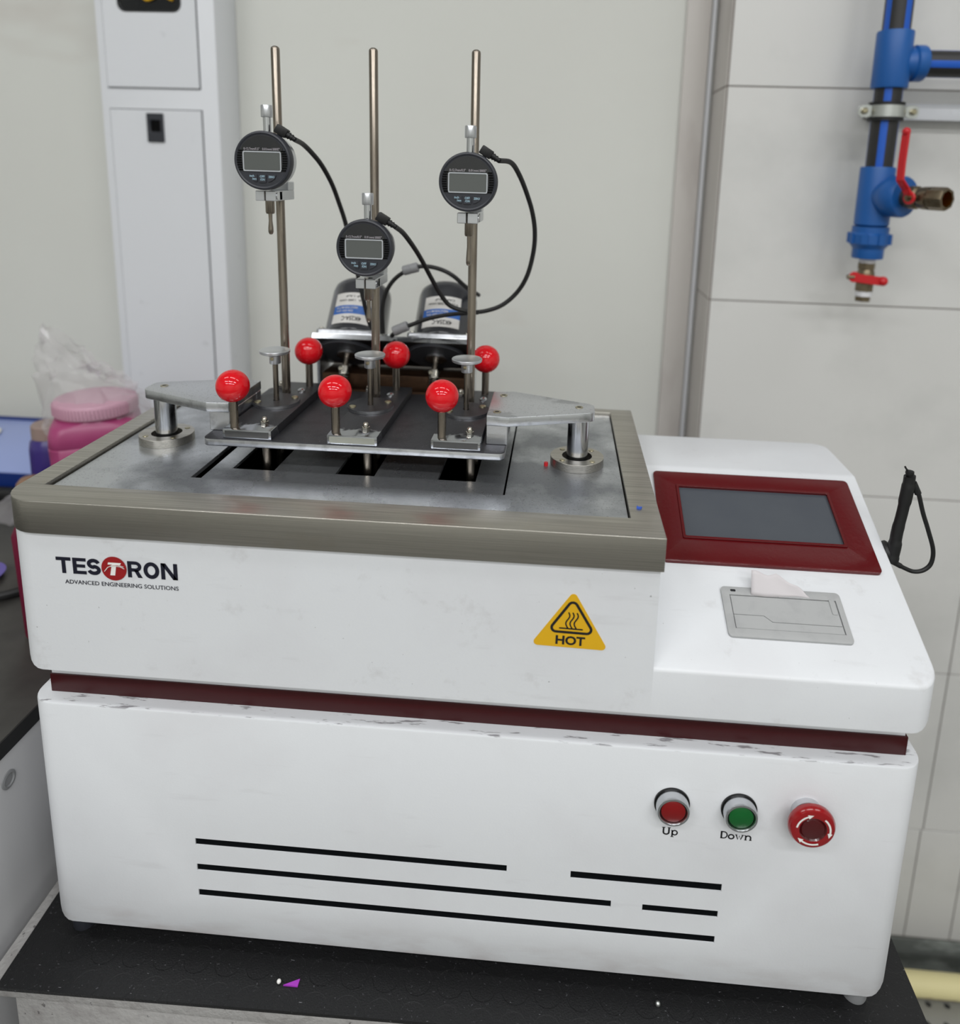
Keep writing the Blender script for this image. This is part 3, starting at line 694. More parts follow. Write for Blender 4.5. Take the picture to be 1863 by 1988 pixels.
# ================================================================== SPECIMEN RACKS
POS = ['left', 'middle', 'right']
def rack(i, cx, half, st_x, nut_x, d_x, c_x, bs_x, y_sh):
    R = thing('specimen_rack', (cx, .0905, LZ), ['left specimen rack with two red ball knobs, weight tray and tall steel column',
        'middle specimen rack with two red ball knobs, weight tray and tall steel column', 'right specimen rack with two red ball knobs, weight tray and tall steel column'][i], 'test rack', 'specimen racks on the lifting platform')
    y0 = .0908 + y_sh; zt = .4600
    MB().box(cx - half, cx + half, y0, .2410, LZ, zt).build('base_bar', 'bar', R, bevel=.0007, seg=2)
    MB().box(cx - half + .0022, cx + half - .0022, y0 - .0003, y0 + .0002, LZ + .0016, zt - .0014).build('end_plate', ['end_dark_refl', 'end_pale', 'end_dark_refl'][i], R)  # inset bar end, reflection tone painted in
    for (x, y, rr) in [(st_x, y0 + .0065, .0037), (bs_x, .2300, .0037)]:
        h = MB().cyl((x, y, zt), rr, 0, .0265, seg=20).build('handle', 'rod', R)
        lab(MB().sphere((x, y, .4978), .01440, 40, 24).build('ball_knob', 'ball', h), 'glossy red ball knob')
    for y in (.1075 + y_sh, .2190):
        xx = nut_x if y < .2 else c_x - .012
        n_ = MB().lathe([(0, 0), (.0036, 0), (.0038, .0004), (.0038, .0032), (.0030, .0036), (0, .0036)], (xx, y, zt), seg=6)
        n_.lathe([(.0027, .0034), (.0027, .0052), (.0021, .0066), (.0010, .0073), (0, .0075)], (xx, y, zt), seg=18)
        n_.build('acorn_nut', 'nut', R)
    MB().cyl((nut_x + .001, .1075 + y_sh, .34), .0036, 0, LZ - .0074 - .34, seg=18).build('lower_rod', 'rod', R)
    MB().cyl((nut_x + .001, .140, .34), .0036, 0, LZ - .0074 - .34, seg=18).build('lower_rod', 'rod', R)
    dy = .1690
    MB().prism(circ(d_x, dy, .0224, 48), zt, zt + .0030, [circ(d_x, dy, .0030, 16)], mi_side=1).build('guide_disc', ['dark_plate', 'alu'], R, bevel=.0005, seg=1)
    for sg in (-1, 1):
        sx, sy = d_x + sg * .0150, dy + sg * .0095
        MB().lathe([(.0034, .0030), (.0032, .0040), (.0018, .0047), (0, .0048)], (sx, sy, zt), seg=16).build('screw', 'brass_screw', R)
    MB().lathe([(.0040, 0), (.0038, .0012), (.0022, .0026), (0, .0030)], (c_x + .0125, .2100, zt), seg=18).build('washer', 'chrome', R)
    # tray on a thin shaft
    dx2 = d_x
    tr = MB().cyl((dx2, dy, zt), .0026, -.02, .0450, seg=16).build('tray_shaft', 'rod', R)
    MB().lathe([(.0026, .0400), (.0052, .0400), (.0054, .0405), (.0054, .0500), (0, .0500)], (dx2, dy, zt), seg=24).build('tray_collar', 'satin', tr)
    MB().lathe([(0, .0500), (.0130, .0500), (.0142, .0508), (.0145, .0530), (.0141, .0534), (.0130, .0530), (0, .0529)], (dx2, dy, zt), seg=40).build('weight_tray', 'satin', tr)
    MB().lathe([(0, 0), (.0018, 0), (.0018, .0008), (.0010, .0012), (0, .0012)], (dx2 - .001, dy - .0052, zt + .0455), (0, -1, 0), 14).build('set_screw', 'brass_screw', tr)
    MB().lathe([(0, 0), (.0042, 0), (.0042, .3345), (.0036, .3360), (.0020, .3371), (0, .3374)], (c_x, .2010, zt), seg=24).build('column', 'rod', R)
    return R
rack(0, .1645, .0218, .1510, .1740, .1610, .1590, .1730, 0)
rack(1, .2585, .0222, .2425, .2665, .2545, .2520, .2660, -.001)
rack(2, .3490, .0216, .3360, .3592, .3480, .3478, .3600, .000)

# ================================================================== DIAL GAUGES
def dial(i, dx, dz, cx, zc0, zc1, tip, label):
    dy = .168; yf = .1530
    D = thing('dial_gauge', (dx, dy, dz), label, 'dial gauge', 'digital dial gauges on the steel columns')
    c = (dx, yf, dz); R = .0262
    MB().lathe([(0, .0085), (.0235, .0085), (.0240, .0095), (.0240, .0215), (.0230, .0225), (0, .0225)], c, (0, 1, 0), 56).build('metal_case', 'satin', D)
    # plastic front housing, open ring with a face
    MB().lathe([(.0232, .0006), (.0244, 0), (.0256, .0005), (R, .0020), (R, .0085), (.0248, .0092), (0, .0092)], c, (0, 1, 0), 64).build('housing', 'plastic_black', D)
    face = MB().lathe([(0, .0010), (.0233, .0010), (.0233, .0040), (0, .0040)], c, (0, 1, 0), 56).build('face', 'plastic_black', D)
    def ff(d): return lambda a, b: (dx + a, yf + .0010 - d, dz + b)
    # glossy upper window
    win = [(-.0182, -.0080), (.0182, -.0080), (.0190, .0060)] + [(.0220 * math.cos(math.radians(a)), .0222 * math.sin(math.radians(a))) for a in range(30, 151, 10)] + [(-.0190, .0060)]
    gl = MB().prism(win, .0002, .0006, fn=lambda a, b, h: (dx + a, yf + .0010 - h, dz + b)).build('window_glass', 'lens', face)
    MB().prism(rrect(-.0176, .0176, -.0096, .0082, .0014, 3), .0006, .0010, [rrect(-.0166, .0166, -.0086, .0072, .0010, 3)], fn=lambda a, b, h: (dx + a, yf + .0010 - h, dz + b)).build('display_frame', 'lcd_frame', face)
    MB().prism(rrect(-.0166, .0166, -.0086, .0072, .0010, 3), .0003, .0007, fn=lambda a, b, h: (dx + a, yf + .0010 - h, dz + b)).build('display', 'lcd', face)
    # side grips
    g = MB()
    for sg in (-1, 1):
        for k in range(-4, 5):
            zz = k * .0021; w_ = math.sqrt(.0228 ** 2 - zz ** 2)
            g.obox((dx + sg * (w_ - .0018), yf + .0004, dz + zz), (1, 0, 0), (0, 1, 0), (0, 0, 1), .0020, .0005, .0006)
    gr = g.build('grip_ribs', 'black_in', face); gr['kind'] = 'stuff'
    # three buttons
    z1 = -.0122; z0 = -.0186
    bt = [round_poly([(-.0130, z1), (-.0050, z1), (-.0050, z0 - .0004), (-.0078, z0)], .0006, 3),
          round_poly([(-.0036, z1), (.0032, z1), (.0032, z0 - .0010), (-.0036, z0 - .0010)], .0006, 3),
          round_poly([(.0046, z1), (.0126, z1), (.0112, z0 + .0025), (.0070, z0), (.0046, z0 - .0004)], .0006, 3)]
    for p_ in bt:
        MB().prism(p_, .0001, .0010, fn=lambda a, b, h: (dx + a, yf + .0010 - h, dz + b)).build('button', 'plastic_black', face, bevel=.0002, seg=1)
    ik = Ink(ff(.00115))
    put_text(ik, 'inch', -.0118, -.0076, -.0146, -.0126, .02); put_text(ik, '/mm', -.0096, -.0056, -.0172, -.0152, .02)
    put_text(ik, 'OFF', -.0024, .0021, -.0150, -.0130, .02); put_text(ik, '/ON', -.0022, .0020, -.0177, -.0157, .02)
    put_text(ik, 'ZERO', .0056, .0110, -.0152, -.0133, .02)
    ik.mb.build('button_lettering', 'print_pale', face, smooth=False)
    ik = Ink(ff(.0008)); put_text(ik, '0-12.7mm/0.5"', -.0165, -.0020, .0091, .0113, .01); put_text(ik, '0.01mm/.0005"', .0006, .0164, .0091, .0113, .01)
    ik.mb.build('range_lettering', 'print_grey', face, smooth=False)
    # top sleeve
    MB().lathe([(0, 0), (.0036, 0), (.0036, .0160), (0, .0160)], (dx, dy, dz + .0225), seg=24).build('upper_sleeve', 'chrome', D)
    MB().lathe([(0, .0160), (.0050, .0160), (.0053, .0166), (.0053, .0260), (.0048, .0268), (0, .0268)], (dx, dy, dz + .0225), seg=28).build('sleeve_cap', 'satin', D)
    # clamp from stem to column
    cl_ = MB()
    xa, xb = dx - .0100, dx + .0088
    cl_.box(xa, dx - .0020, dy - .0085, dy + .0090, zc0, zc1).box(dx - .0006, xb, dy - .0085, dy + .0090, zc0, zc1)
    cl_.box(xa, xb, dy + .0020, dy + .0085, zc0 + .0003, zc1 - .0003)
    x0_, x1_ = min(xa, cx - .0065), max(xb, cx + .0075)
    cl_.box(cx - .0062, max(cx + .0070, xb), dy + .0086, .2075, zc0, zc1)
    cl_.box(cx - .0062, max(cx + .0070, xb), .1930, .2075, zc1 - .0001, zc1 + .0080)
    clo = cl_.build('clamp_block', 'satin', D, bevel=.0005, seg=1)
    MB().lathe([(0, 0), (.0032, 0), (.0032, .0006), (0, .0006)], (xb, dy - .0035, (zc0 + zc1) / 2), (1, 0, 0), 16).build('clamp_screw', 'chrome', clo)
    # stem and plunger
    MB().lathe([(0, 0), (.0042, 0), (.0042, -(zc1 - zc0) - .0105), (.0036, -(zc1 - zc0) - .0120), (.0, -(zc1 - zc0) - .0120)], (dx, dy, zc1 + .0), seg=20).build('stem', 'rod', D)
    L0 = zc0 - .0115
    MB().lathe([(0, L0), (.0019, L0), (.0017, L0 - (L0 - tip) * .35), (.0024, tip + .006), (.0024, tip + .0025), (.0014, tip + .0004), (0, tip)], (dx, dy, 0), seg=18).build('plunger', 'rod', D)
    # plug at upper right
    pc = Vector((dx + .0150, dy - .004, dz + .0265)); d1 = Vector((.80, .1, -.50)).normalized(); nrm = Vector((0, -1, 0)); sd = d1.cross(nrm)
    pl = MB().obox(pc, d1, nrm, sd, .0056, .0036, .0040)
    pl.tube([pc + Vector((-.0030, .0, -.003)), pc + Vector((-.0038, 0, -.0078))], .0032, 12, smooth=0)
    plo = pl.build('plug', 'rubber', D, bevel=.0008)
    e = pc + d1 * .0056
    MB().tube([e - d1 * .001, e + d1 * .008], [.0030, .0021], 14, smooth=0).tube([e + d1 * .0014, e + d1 * .0024], .0033, 14, smooth=0).tube([e + d1 * .0042, e + d1 * .0052], .0030, 14, smooth=0).build('strain_relief', 'rubber', plo)
    return e + d1 * .0075
e1 = dial(0, .1620, .6920, .1590, .6560, .6650, .6245, 'upper left digital dial gauge on the left column with blank display')
e2 = dial(1, .2540, .6165, .2520, .5780, .5870, .5440, 'lowest digital dial gauge, on the middle column in front of the motors')
e3 = dial(2, .3480, .6785, .3478, .6415, .6510, .6020, 'right digital dial gauge on the right column with a long looping cable')
CR = .0024
def cable(pts, label): return tag(MB().tube(pts, CR, 12, smooth=8).build('signal_cable', 'rubber'), label, 'cable', 'black gauge cables')
cable([e1, (.187, .190, .7082), (.1889, .210, .7003), (.1917, .230, .6888), (.195, .250, .6709), (.1981, .265, .6494), (.2015, .275, .6283), (.2069, .280, .5975), (.2139, .280, .5666), (.2188, .280, .5439), (.2235, .2835, .5200), (.2290, .2850, .5080)], 'black cable arching down from the upper left gauge behind the lowest gauge')
cable([e2, (.2824, .190, .628), (.2874, .215, .6124), (.2924, .235, .5959), (.2989, .250, .577), (.3072, .258, .5593), (.3176, .262, .5461), (.3344, .262, .5411), (.3480, .255, .5415)], 'black cable running from the lowest gauge to the right column')
cable([e3, (.3834, .190, .6967), (.3902, .210, .6855), (.3967, .230, .6682), (.4023, .245, .649), (.4052, .255, .6285), (.404, .265, .6062), (.3981, .270, .5807), (.3874, .275, .5612), (.3722, .275, .5471), (.3556, .275, .5401), (.3388, .275, .5372), (.3134, .275, .5338), (.2908, .275, .5283), (.2737, .275, .5212), (.2606, .275, .516), (.2527, .275, .5094), (.2500, .280, .5060)], 'long black cable looping right of the right gauge and back to the motors')
cable([(.2350, .30, .5040), (.2345, .30, .5322), (.2393, .30, .5524), (.2499, .30, .568), (.2668, .30, .5791), (.283, .30, .5826), (.3004, .30, .5798), (.3149, .30, .5728), (.327, .31, .5602), (.338, .35, .544)], 'black cable arching over the right motor through an upper grey ferrite')
def ferrite(c, d, label):
    c = Vector(c); d = Vector(d).normalized()
    MBf = MB().lathe([(.0021, -.0090), (.0048, -.0088), (.0056, -.0078), (.0056, -.0006), (.0053, -.0004), (.0053, .0004), (.0056, .0006), (.0056, .0078), (.0048, .0088), (.0021, .0090)], c, d, 14)
    tag(MBf.build('ferrite_core', 'ferrite'), label, 'ferrite core', 'grey ferrite cores on the cables')
ferrite((.2668, .3000, .5791), (.95, 0, .28), 'upper grey ferrite core, above and between the two motors')
ferrite((.2610, .2750, .5162), (.90, 0, .42), 'lower grey ferrite core, low beside the right motor')

# ================================================================== STIRRER MOTORS
TH = math.radians(38); nv = Vector((0, -math.sin(TH), -math.cos(TH))); dv = Vector((0, math.cos(TH), -math.sin(TH))); axu = -nv
E0 = Vector((.2450, .2850, .4985))            # middle of the upper front edge of the tilted plate
MBk = thing('motor_bracket', (.245, .30, .4277), 'tilted chrome mounting plate with brown steel base behind the racks', 'bracket')
def TP(a, b, h): v = E0 + Vector((a - .2450, 0, 0)) + dv * b + axu * h; return (v.x, v.y, v.z)
MB().prism(rrect(.158, .336, 0, .0700, .003, 3), 0, .0050, fn=TP).build('mounting_plate', 'black_metal', MBk, bevel=.0006)  # chrome plate coloured black for the dark reflections on its underside
MB().prism(rrect(.1575, .3365, -.0022, -.0001, .0005, 2), -.0004, .0056, fn=TP).build('front_edge', 'chrome', MBk)
MB().box(.164, .331, .2990, .3430, .4278, .4552).build('base_channel', 'brown', MBk, bevel=.0008)
MB().box(.160, .335, .2870, .2895, .4278, .4400).build('front_strip', 'brown', MBk, bevel=.0005)
for x in (.1580, .3345):
    MB().prism([(.2920, .492), (.3440, .4520), (.3440, .4278), (.3000, .4278), (.2990, .4700)], x, x + .003, fn=lambda a, b, h: (h, a, b)).build('gusset', 'alu', MBk)
def motor(i, mx, label):
    O = Vector((mx, 0, 0)); c0 = E0 + dv * .0345; c0.x = mx
    Mo = thing('stirrer_motor', tuple(c0), label, 'motor', 'stirrer motors behind the racks')
    bo = Vector((.0062, 0, 0)); cb = c0 + bo
    def P(a, b, h): v = cb + Vector((a, 0, 0)) + dv * b + axu * h; return v
    MB().prism(rrect(-.0365, .0365, -.0355, .0330, .004, 3), .0051, .0125, fn=lambda a, b, h: tuple(P(a, b, h))).build('gear_flange', 'alu', Mo, bevel=.0008)
    Rm = .0365; H0, H1 = .0126, .0840
    MB().lathe([(0, H0), (Rm, H0), (Rm, H0 + .004), (Rm - .0006, H0 + .005), (Rm - .0020, H1 - .012), (Rm - .0035, H1 - .005), (Rm - .0075, H1 - .0008), (Rm - .012, H1), (0, H1 + .0008)], tuple(cb), tuple(axu), 56).build('motor_case', 'motor', Mo)
    # wrap-around label: vertical bands
    def wrap(ang, h): rr = Rm - .0006 - .0014 * (h - H0 - .005) / (H1 - H0 - .017) + .0003; v = cb + axu * h; return v + Vector((1, 0, 0)) * rr * math.sin(ang) - dv * rr * math.cos(ang)
    def band(h0, h1, mt, name, par):
        b = MB(); n = 18
        for k in range(n + 1):
            a = -.62 + 1.26 * k / n + (-.03)
            b.v += [wrap(a, h0), wrap(a, h1)]
        for k in range(n): b.f.append([2 * k, 2 * k + 2, 2 * k + 3, 2 * k + 1]); b.m.append(0)
        return b.build(name, mt, par)
    lb = band(.0205, .0325, 'label_white', 'rating_label', Mo)
    band(.0325, .0435, 'label_blue', 'label_band', lb); band(.0435, .0600, 'label_white', 'label_band', lb)
    def wi(a, b):
        ang = -a / .031; v = wrap(ang, b); cc = cb + axu * b; return tuple(cc + (v - cc) * 1.012)
    ik = Ink(wi)
    def updown(t, a0, a1, b0, b1, mi): vs, fs = text_verts(t, a0, a1, b0, b1, .01); ik.mb.add([wi(a_, b0 + b1 - b_) for a_, b_ in vs], fs, mi)
    updown('4IK25A-C', -.0110, .0085, .0235, .0290, 0)
    updown('INDUCTION MOTOR', -.006, .0165, .0388, .0415, 1); updown('25W 220V 50Hz', -.002, .016, .0348, .0372, 1)
    updown('0.25A  1300 r/min', -.0155, .015, .0485, .0512, 0); updown('CAP 1.5uF', -.012, .008, .0540, .0566, 0)
    ik.mb.build('label_lettering', ['ink', 'label_white'], lb, smooth=False)
    for sx in (-.0315, .0315):
        MB().lathe([(.0030, .0125), (.0030, .0150), (.0020, .0160), (0, .0162)], tuple(P(sx, -.0300, 0)), tuple(axu), 12).build('flange_bolt', 'nut', Mo)
    MB().lathe([(0, 0), (.0345, 0), (.0345, .0012), (.0325, .0012), (.0320, .0022), (.0120, .0022), (0, .0022)], tuple(c0), tuple(nv), 56).build('gear_face', 'disc_black', Mo)
    MB().lathe([(.0005, .0022), (.0118, .0022), (.0118, .0045), (.0105, .0050), (.0060, .0046), (0, .0046)], tuple(c0), tuple(nv), 36).build('hub', 'alu', Mo)
    MB().cyl(tuple(c0), .0034, .004, .020, tuple(nv), 18).build('shaft', 'rod', Mo)
    s0 = c0 + nv * .019; dn = (nv + Vector((0, -.02, -.35))).normalized()
    cp = MB().cyl(tuple(s0), .0066, 0, .009, tuple(nv), 16, ch=.0006)
    s1 = s0 + nv * .008
    cpo = cp.build('coupling', 'nut', Mo)
    sp_ = []
    for k in range(60):
        a = k * .55; u, v_, w_ = basis(dn); sp_.append(s1 + dn * (k * .00030) + u * math.cos(a) * .0054 + v_ * math.sin(a) * .0054)
    MB().tube(sp_, .0010, 6, smooth=0).build('spring', 'nut', cpo)
    MB().cyl(tuple(s1), .0028, 0, .050, tuple(dn), 14).build('stirrer_shaft', 'rod', Mo)
    MB().lathe([(0, 0), (.0022, 0), (.0022, .0014), (.0012, .0014), (.0012, .0006), (0, .0006)], tuple(s0 + nv * .004 + Vector((-.003, -.0048, .0036))), (-.3, -1, .3), 14).build('set_screw', 'nut', cpo)
motor(0, .1905, 'left black stirrer motor with white and blue label, behind the lowest gauge')
motor(1, .2945, 'right black stirrer motor with white and blue label, behind the right column')
tag(MB().tube([(.2400, .295, .5020), (.2430, .293, .5035), (.2460, .293, .5010), (.2450, .293, .4985), (.2420, .293, .4990)], .0024, 10).build('cable_clip', 'zinc'), 'small grey cable clip on the chrome plate between the motors', 'clip')
tag(MB().lathe([(0, 0), (.0019, 0), (.0019, .0034), (0, .0034)], (.4272, .1330, PZ), seg=8).build('red_bead', 'lever_red'), 'tiny red bead on the steel plate left of the right pillar', 'bead')
tag(MB().prism([(.5015, .0475), (.5045, .0465), (.5060, .0488), (.5032, .0486), (.5022, .0505)], RZ1, RZ1 + .0014).build('blue_scrap', 'blue_chip'), 'tiny blue scrap on the right side of the steel rim', 'scrap')

# ================================================================== CABINET ON THE BACK WALL
CB = thing('utility_cabinet', (-.203, .69, FLOOR), 'tall narrow white metal cabinet with two doors against the back wall', 'cabinet')
CX0, CX1, CYF = -.297, -.108, .650
MB().box(CX0, CX1, CYF, .7275, FLOOR, 1.45).build('body', 'cabinet', CB, bevel=.002)
MB().box(-.2845, -.1345, CYF - .0005, CYF, .7985, 1.30).build('door_gap', 'gap', CB)
MB().box(-.2840, -.1340, CYF - .0005, CYF, -.30, .7680).build('door_gap', 'gap', CB)
du = MB().prism([(-.2830, .8000), (-.1360, .8000), (-.1360, 1.299), (-.2830, 1.299)], -(CYF - .0002), -(CYF - .0030), [rrect(-.2560, -.1600, .9130, 1.06, .012, 5)], fn=lambda a, b, h: (a, -h if False else h * -1, b)).build('upper_door', 'cabinet', CB, bevel=.0006, seg=1, bev_angle=50)
MB().prism(rrect(-.2585, -.1575, .9105, 1.0625, .013, 5), -(CYF - .0001), -(CYF - .0034), [rrect(-.2560, -.1600, .9130, 1.06, .012, 5)], fn=lambda a, b, h: (a, -h, b)).build('window_seal', 'rubber', du)
MB().box(-.2560, -.1600, CYF - .0015, CYF - .0005, .9130, 1.06).build('window_pane', 'lens', du)
MB().tube([(-.23, CYF - .004, .985), (-.215, CYF - .004, .930), (-.19, CYF - .004, .935), (-.17, CYF - .004, .928)], .0022, 8).build('yellow_wire', 'yellow', du)
dl = MB().box(-.2825, -.1355, CYF - .0030, CYF - .0002, -.299, .7665).build('lower_door', 'cabinet', CB, bevel=.0006, seg=1)
lt = MB().prism([(-.2230, .7175), (-.1960, .7175), (-.1960, .7615), (-.2230, .7615)], -(CYF - .003), -(CYF - .0060), [[(-.2170, .7330), (-.2010, .7330), (-.2010, .7510), (-.2170, .7510)]], fn=lambda a, b, h: (a, -h, b)).build('latch', 'plastic_black', dl, bevel=.0008, seg=1, bev_angle=50)
MB().box(-.2170, -.2010, CYF - .0038, CYF - .0031, .7330, .7510).build('latch_recess', 'black_in', lt)

# ================================================================== LEFT BENCH AND ITS CLUTTER
BZ, BXE = .180, -.045
BN = thing('side_bench', (-.45, .15, FLOOR), 'white bench with a dark laminate top at the left edge', 'bench')
MB().box(-.95, BXE, -.36, .640, BZ - .0155, BZ).build('worktop', 'bench', BN, bevel=.0008)
MB().box(BXE, BXE + .0012, -.36, .640, BZ - .0158, BZ - .0004).build('edge_strip', 'black_edge', BN)
MB().box(-.063, BXE, -.355, .635, FLOOR, BZ - .0156).build('side_panel', 'bench_side_shaded', BN, bevel=.0008)
MB().box(-.94, -.0631, -.345, -.330, FLOOR, BZ - .0156).build('front_panel', 'cabinet', BN, bevel=.0008)
MB().lathe([(.0048, 0), (.0082, 0), (.0082, .0012), (.0060, .0016), (.0048, .0004)], (BXE, .0320, .1380), (1, 0, 0), 28).lathe([(0, .0002), (.0050, .0002)], (BXE, .032, .138), (1, 0, 0), 28).build('hole_cap', 'ferrite', BN)
jx, jy = -.1820, .400
J = thing('pink_jar', (jx, jy, BZ), 'square-shouldered magenta jar with a pale pink screw lid behind the rim', 'jar')
def sq_lathe(prof, cx, cy, n=10):
    mb = MB(); rings = []
    for (hx, hy, r, z) in prof:
        o = rrect(cx - hx, cx + hx, cy - hy, cy + hy, r, n)
        rings.append([len(mb.v) + i for i in range(len(o))]); mb.v += [Vector((a, b, z)) for a, b in o]
    for A, B in zip(rings, rings[1:]):
        q = len(A)
        for i in range(q): mb.f.append([A[i], A[(i + 1) % q], B[(i + 1) % q], B[i]]); mb.m.append(0)
    mb.f.append(rings[0][::-1]); mb.m.append(0); mb.f.append(rings[-1][:]); mb.m.append(0)
    return mb
sq_lathe([(.048, .048, .014, BZ), (.050, .050, .016, BZ + .005), (.0515, .0515, .017, .3000), (.0525, .0525, .017, .3230), (.0515, .0515, .017, .3240), (.0525, .0525, .017, .3260), (.0520, .0520, .018, .3400), (.0500, .0500, .022, .3490), (.0480, .0480, .030, .3530), (.0470, .0470, .046, .3550), (.0470, .0470, .046, .3640)], jx, jy).build('body', 'pink', J, angle=50, rot=(jx, jy, math.radians(28)))
lid = MB()
pf = [(0, .3585), (.0495, .3585), (.0505, .3600), (.0505, .3740), (.0490, .3765), (.0450, .3775), (0, .3772)]
lid.lathe(pf, (jx + .0015, jy, 0), seg=64)
for k in range(72):
    a = 2 * PI * k / 72; lid.obox((jx + .0015 + .0506 * math.cos(a), jy + .0506 * math.sin(a), .3670), (math.cos(a), math.sin(a), 0), (-math.sin(a), math.cos(a), 0), (0, 0, 1), .0007, .0008, .0065)
lid.build('lid', 'pink_lid', J)
# clear bag standing behind / draped over the jar
def crumple(pts_fn, nu, nv, name, mt, seedv):
    rnd = random.Random(seedv); mb = MB()
    off = [[rnd.uniform(-1, 1) for _ in range(nv + 1)] for _ in range(nu + 1)]
    for i in range(nu + 1):
        for j in range(nv + 1): mb.v.append(Vector(pts_fn(i / nu, j / nv, off[i][j])))
    for i in range(nu):
        for j in range(nv):
            k = i * (nv + 1) + j; mb.f.append([k, k + nv + 1, k + nv + 2, k + 1]); mb.m.append(0)
    return mb
def bagpt(u, v, o):
    ang = 2 * PI * u
    top = .452 + .022 * math.cos(ang * 1.0 + 2.6) - .018 * max(0, math.cos(ang))
    z = .368 * (1 - v) + top * v if v > .2 else .330 + v * .16
    rx = (.075 - .048 * v ** 1.3) * (1 + .13 * o + .10 * math.sin(5 * ang + 6 * v))
    ry = (.052 - .030 * v) * (1 + .13 * o)
    return (jx - .002 - .040 * v + rx * math.cos(ang), jy + .012 + ry * math.sin(ang), z + .006 * o)
bg = tag(crumple(bagpt, 26, 12, 'plastic_bag', 'bag', 5).build('plastic_bag', 'bag', angle=25), 'crumpled clear plastic bag over the lid of the magenta jar', 'bag')
Bp = thing('purple_bottle', (-.272, .43, BZ), 'small purple bottle with a greyish cap left of the magenta jar', 'bottle')
MB().lathe([(0, BZ), (.0250, BZ), (.0265, BZ + .003), (.0268, .2900), (.0250, .3010), (.0215, .3050), (.0205, .3090), (0, .3090)], (-.2720, .430, 0), seg=36).build('body', 'purple', Bp)
MB().lathe([(0, .3060), (.0225, .3060), (.0225, .3230), (.0210, .3250), (0, .3250)], (-.2720, .430, 0), seg=36).build('cap', 'tan', Bp)
tag(MB().lathe([(0, BZ), (.017, BZ), (.018, .250), (.017, .262), (.012, .268), (0, .270)], (-.2620, .372, 0), seg=32).build('brown_pot', 'brown_lid'), 'low tan pot peeking over the left corner of the rim', 'pot')
tr = thing('blue_tray', (-.48, .57, BZ), 'flat blue plastic tray on the bench at the far left', 'tray')
MB().prism([(.500, BZ), (.635, BZ), (.635, .2480), (.500, .2150)], -.62, -.300, fn=lambda a, b, h: (h, a, b)).build('base', 'tray_blue', tr, bevel=.003)
MB().box(-.622, -.298, .4985, .4998, BZ + .001, .2130).build('front_face', 'tray_front', tr)
MB().box(-.62, -.300, .6355, .6390, .200, .2520).build('back_lip', 'tray_front', tr, bevel=.001)
tag(MB().prism(round_poly([(-.56, .515), (-.492, .528), (-.478, .600), (-.56, .610)], .01, 4), .2265, .2300, fn=lambda a, b, h: (a, b, h + (b - .515) * .245 - .006)).build('paper_pad', 'offwhite', bevel=.0006), 'off-white pad on the blue tray at the left edge', 'pad')
cn = thing('maroon_canister', (-.09, .19, BZ), 'maroon plastic canister on the bench close behind the tester corner', 'canister')
sq_lathe([(.034, .030, .012, BZ), (.0355, .031, .012, BZ + .004), (.0375, .033, .012, .300), (.0330, .030, .012, .312), (.018, .018, .012, .316)], -.0930, .1950).build('body', 'maroon', cn)
MB().cyl((-.0930, .1950, .316), .0150, 0, .012, seg=24, ch=.001).build('cap', 'plastic_black', cn)
tag(MB().lathe([(0, 0), (.020, 0), (.028, .004), (.030, .008), (.027, .008), (0, .005)], (-.262, .268, BZ), seg=32).build('violet_dish', 'violet'), 'shallow violet dish on the bench at the left edge', 'dish')
tag(MB().tube([(-.30, .235, BZ + .006), (-.235, .215, BZ + .008), (-.19, .24, BZ + .006), (-.165, .29, BZ + .006), (-.18, .34, BZ + .006)], .0055, 10).build('black_strap', 'rubber'), 'black rubber strap curled on the bench at the left edge', 'strap')
tag(MB().tube([(-.245, .205, BZ + .007), (-.222, .200, BZ + .008), (-.205, .205, BZ + .006)], [.007, .012, .006], 14).build('black_pouch', 'rubber'), 'small black pouch lying on the bench below the violet dish', 'pouch')
tag(crumple(lambda u, v, o: (-.375 + .085 * u + .003 * o, .385 + .095 * v, BZ + .004 + .020 * math.sin(PI * u) * math.sin(PI * v) + .006 * (o + 1)), 9, 9, 'foil', 'zinc', 3).build('crumpled_film', 'bag'), 'crumpled clear film on the bench below the blue tray', 'film')
tag(MB().box(-.52, -.335, .470, .492, BZ, BZ + .016).build('black_bar', 'rubber', bevel=.004), 'black bar lying in front of the blue tray', 'bar')

# ================================================================== AIR PIPE ON THE TILED WALL
PX, PY = .8600, .5500
AP = thing('air_pipe', (PX, PY, .80), 'black and blue compressed air pipe with blue tees fixed to the tiled wall', 'pipe')
def striped(c, ax, h0, h1, r, phase, name='pipe'):
    mb = MB(); u, v_, w_ = basis(ax); c = Vector(c); n = 48
    for k in range(n):
        a = 2 * PI * k / n
        for h in (h0, h1): mb.v.append(c + w_ * h + u * math.cos(a) * r + v_ * math.sin(a) * r)
    for k in range(n):
        j = (k + 1) % n; ang = (k + .5) * 360 / n; d = min(abs(((ang - phase - q * 90 + 180) % 360) - 180) for q in range(4))
        mb.f.append([2 * k, 2 * j, 2 * j + 1, 2 * k + 1]); mb.m.append(1 if d < 17 else 0)
    mb.f.append([2 * k for k in range(n)][::-1]); mb.m.append(0); mb.f.append([2 * k + 1 for k in range(n)]); mb.m.append(0)
    return mb.build(name, ['pipe_black', 'pipe_blue'], AP)
striped((PX, PY, 0), (0, 0, 1), .8800, 1.60, .0175, 23)
striped((PX, PY, 0), (0, 0, 1), .7040, .8150, .0175, 68)
striped((0, PY, .8435), (1, 0, 0), .8950, 2.0, .0172, 8)
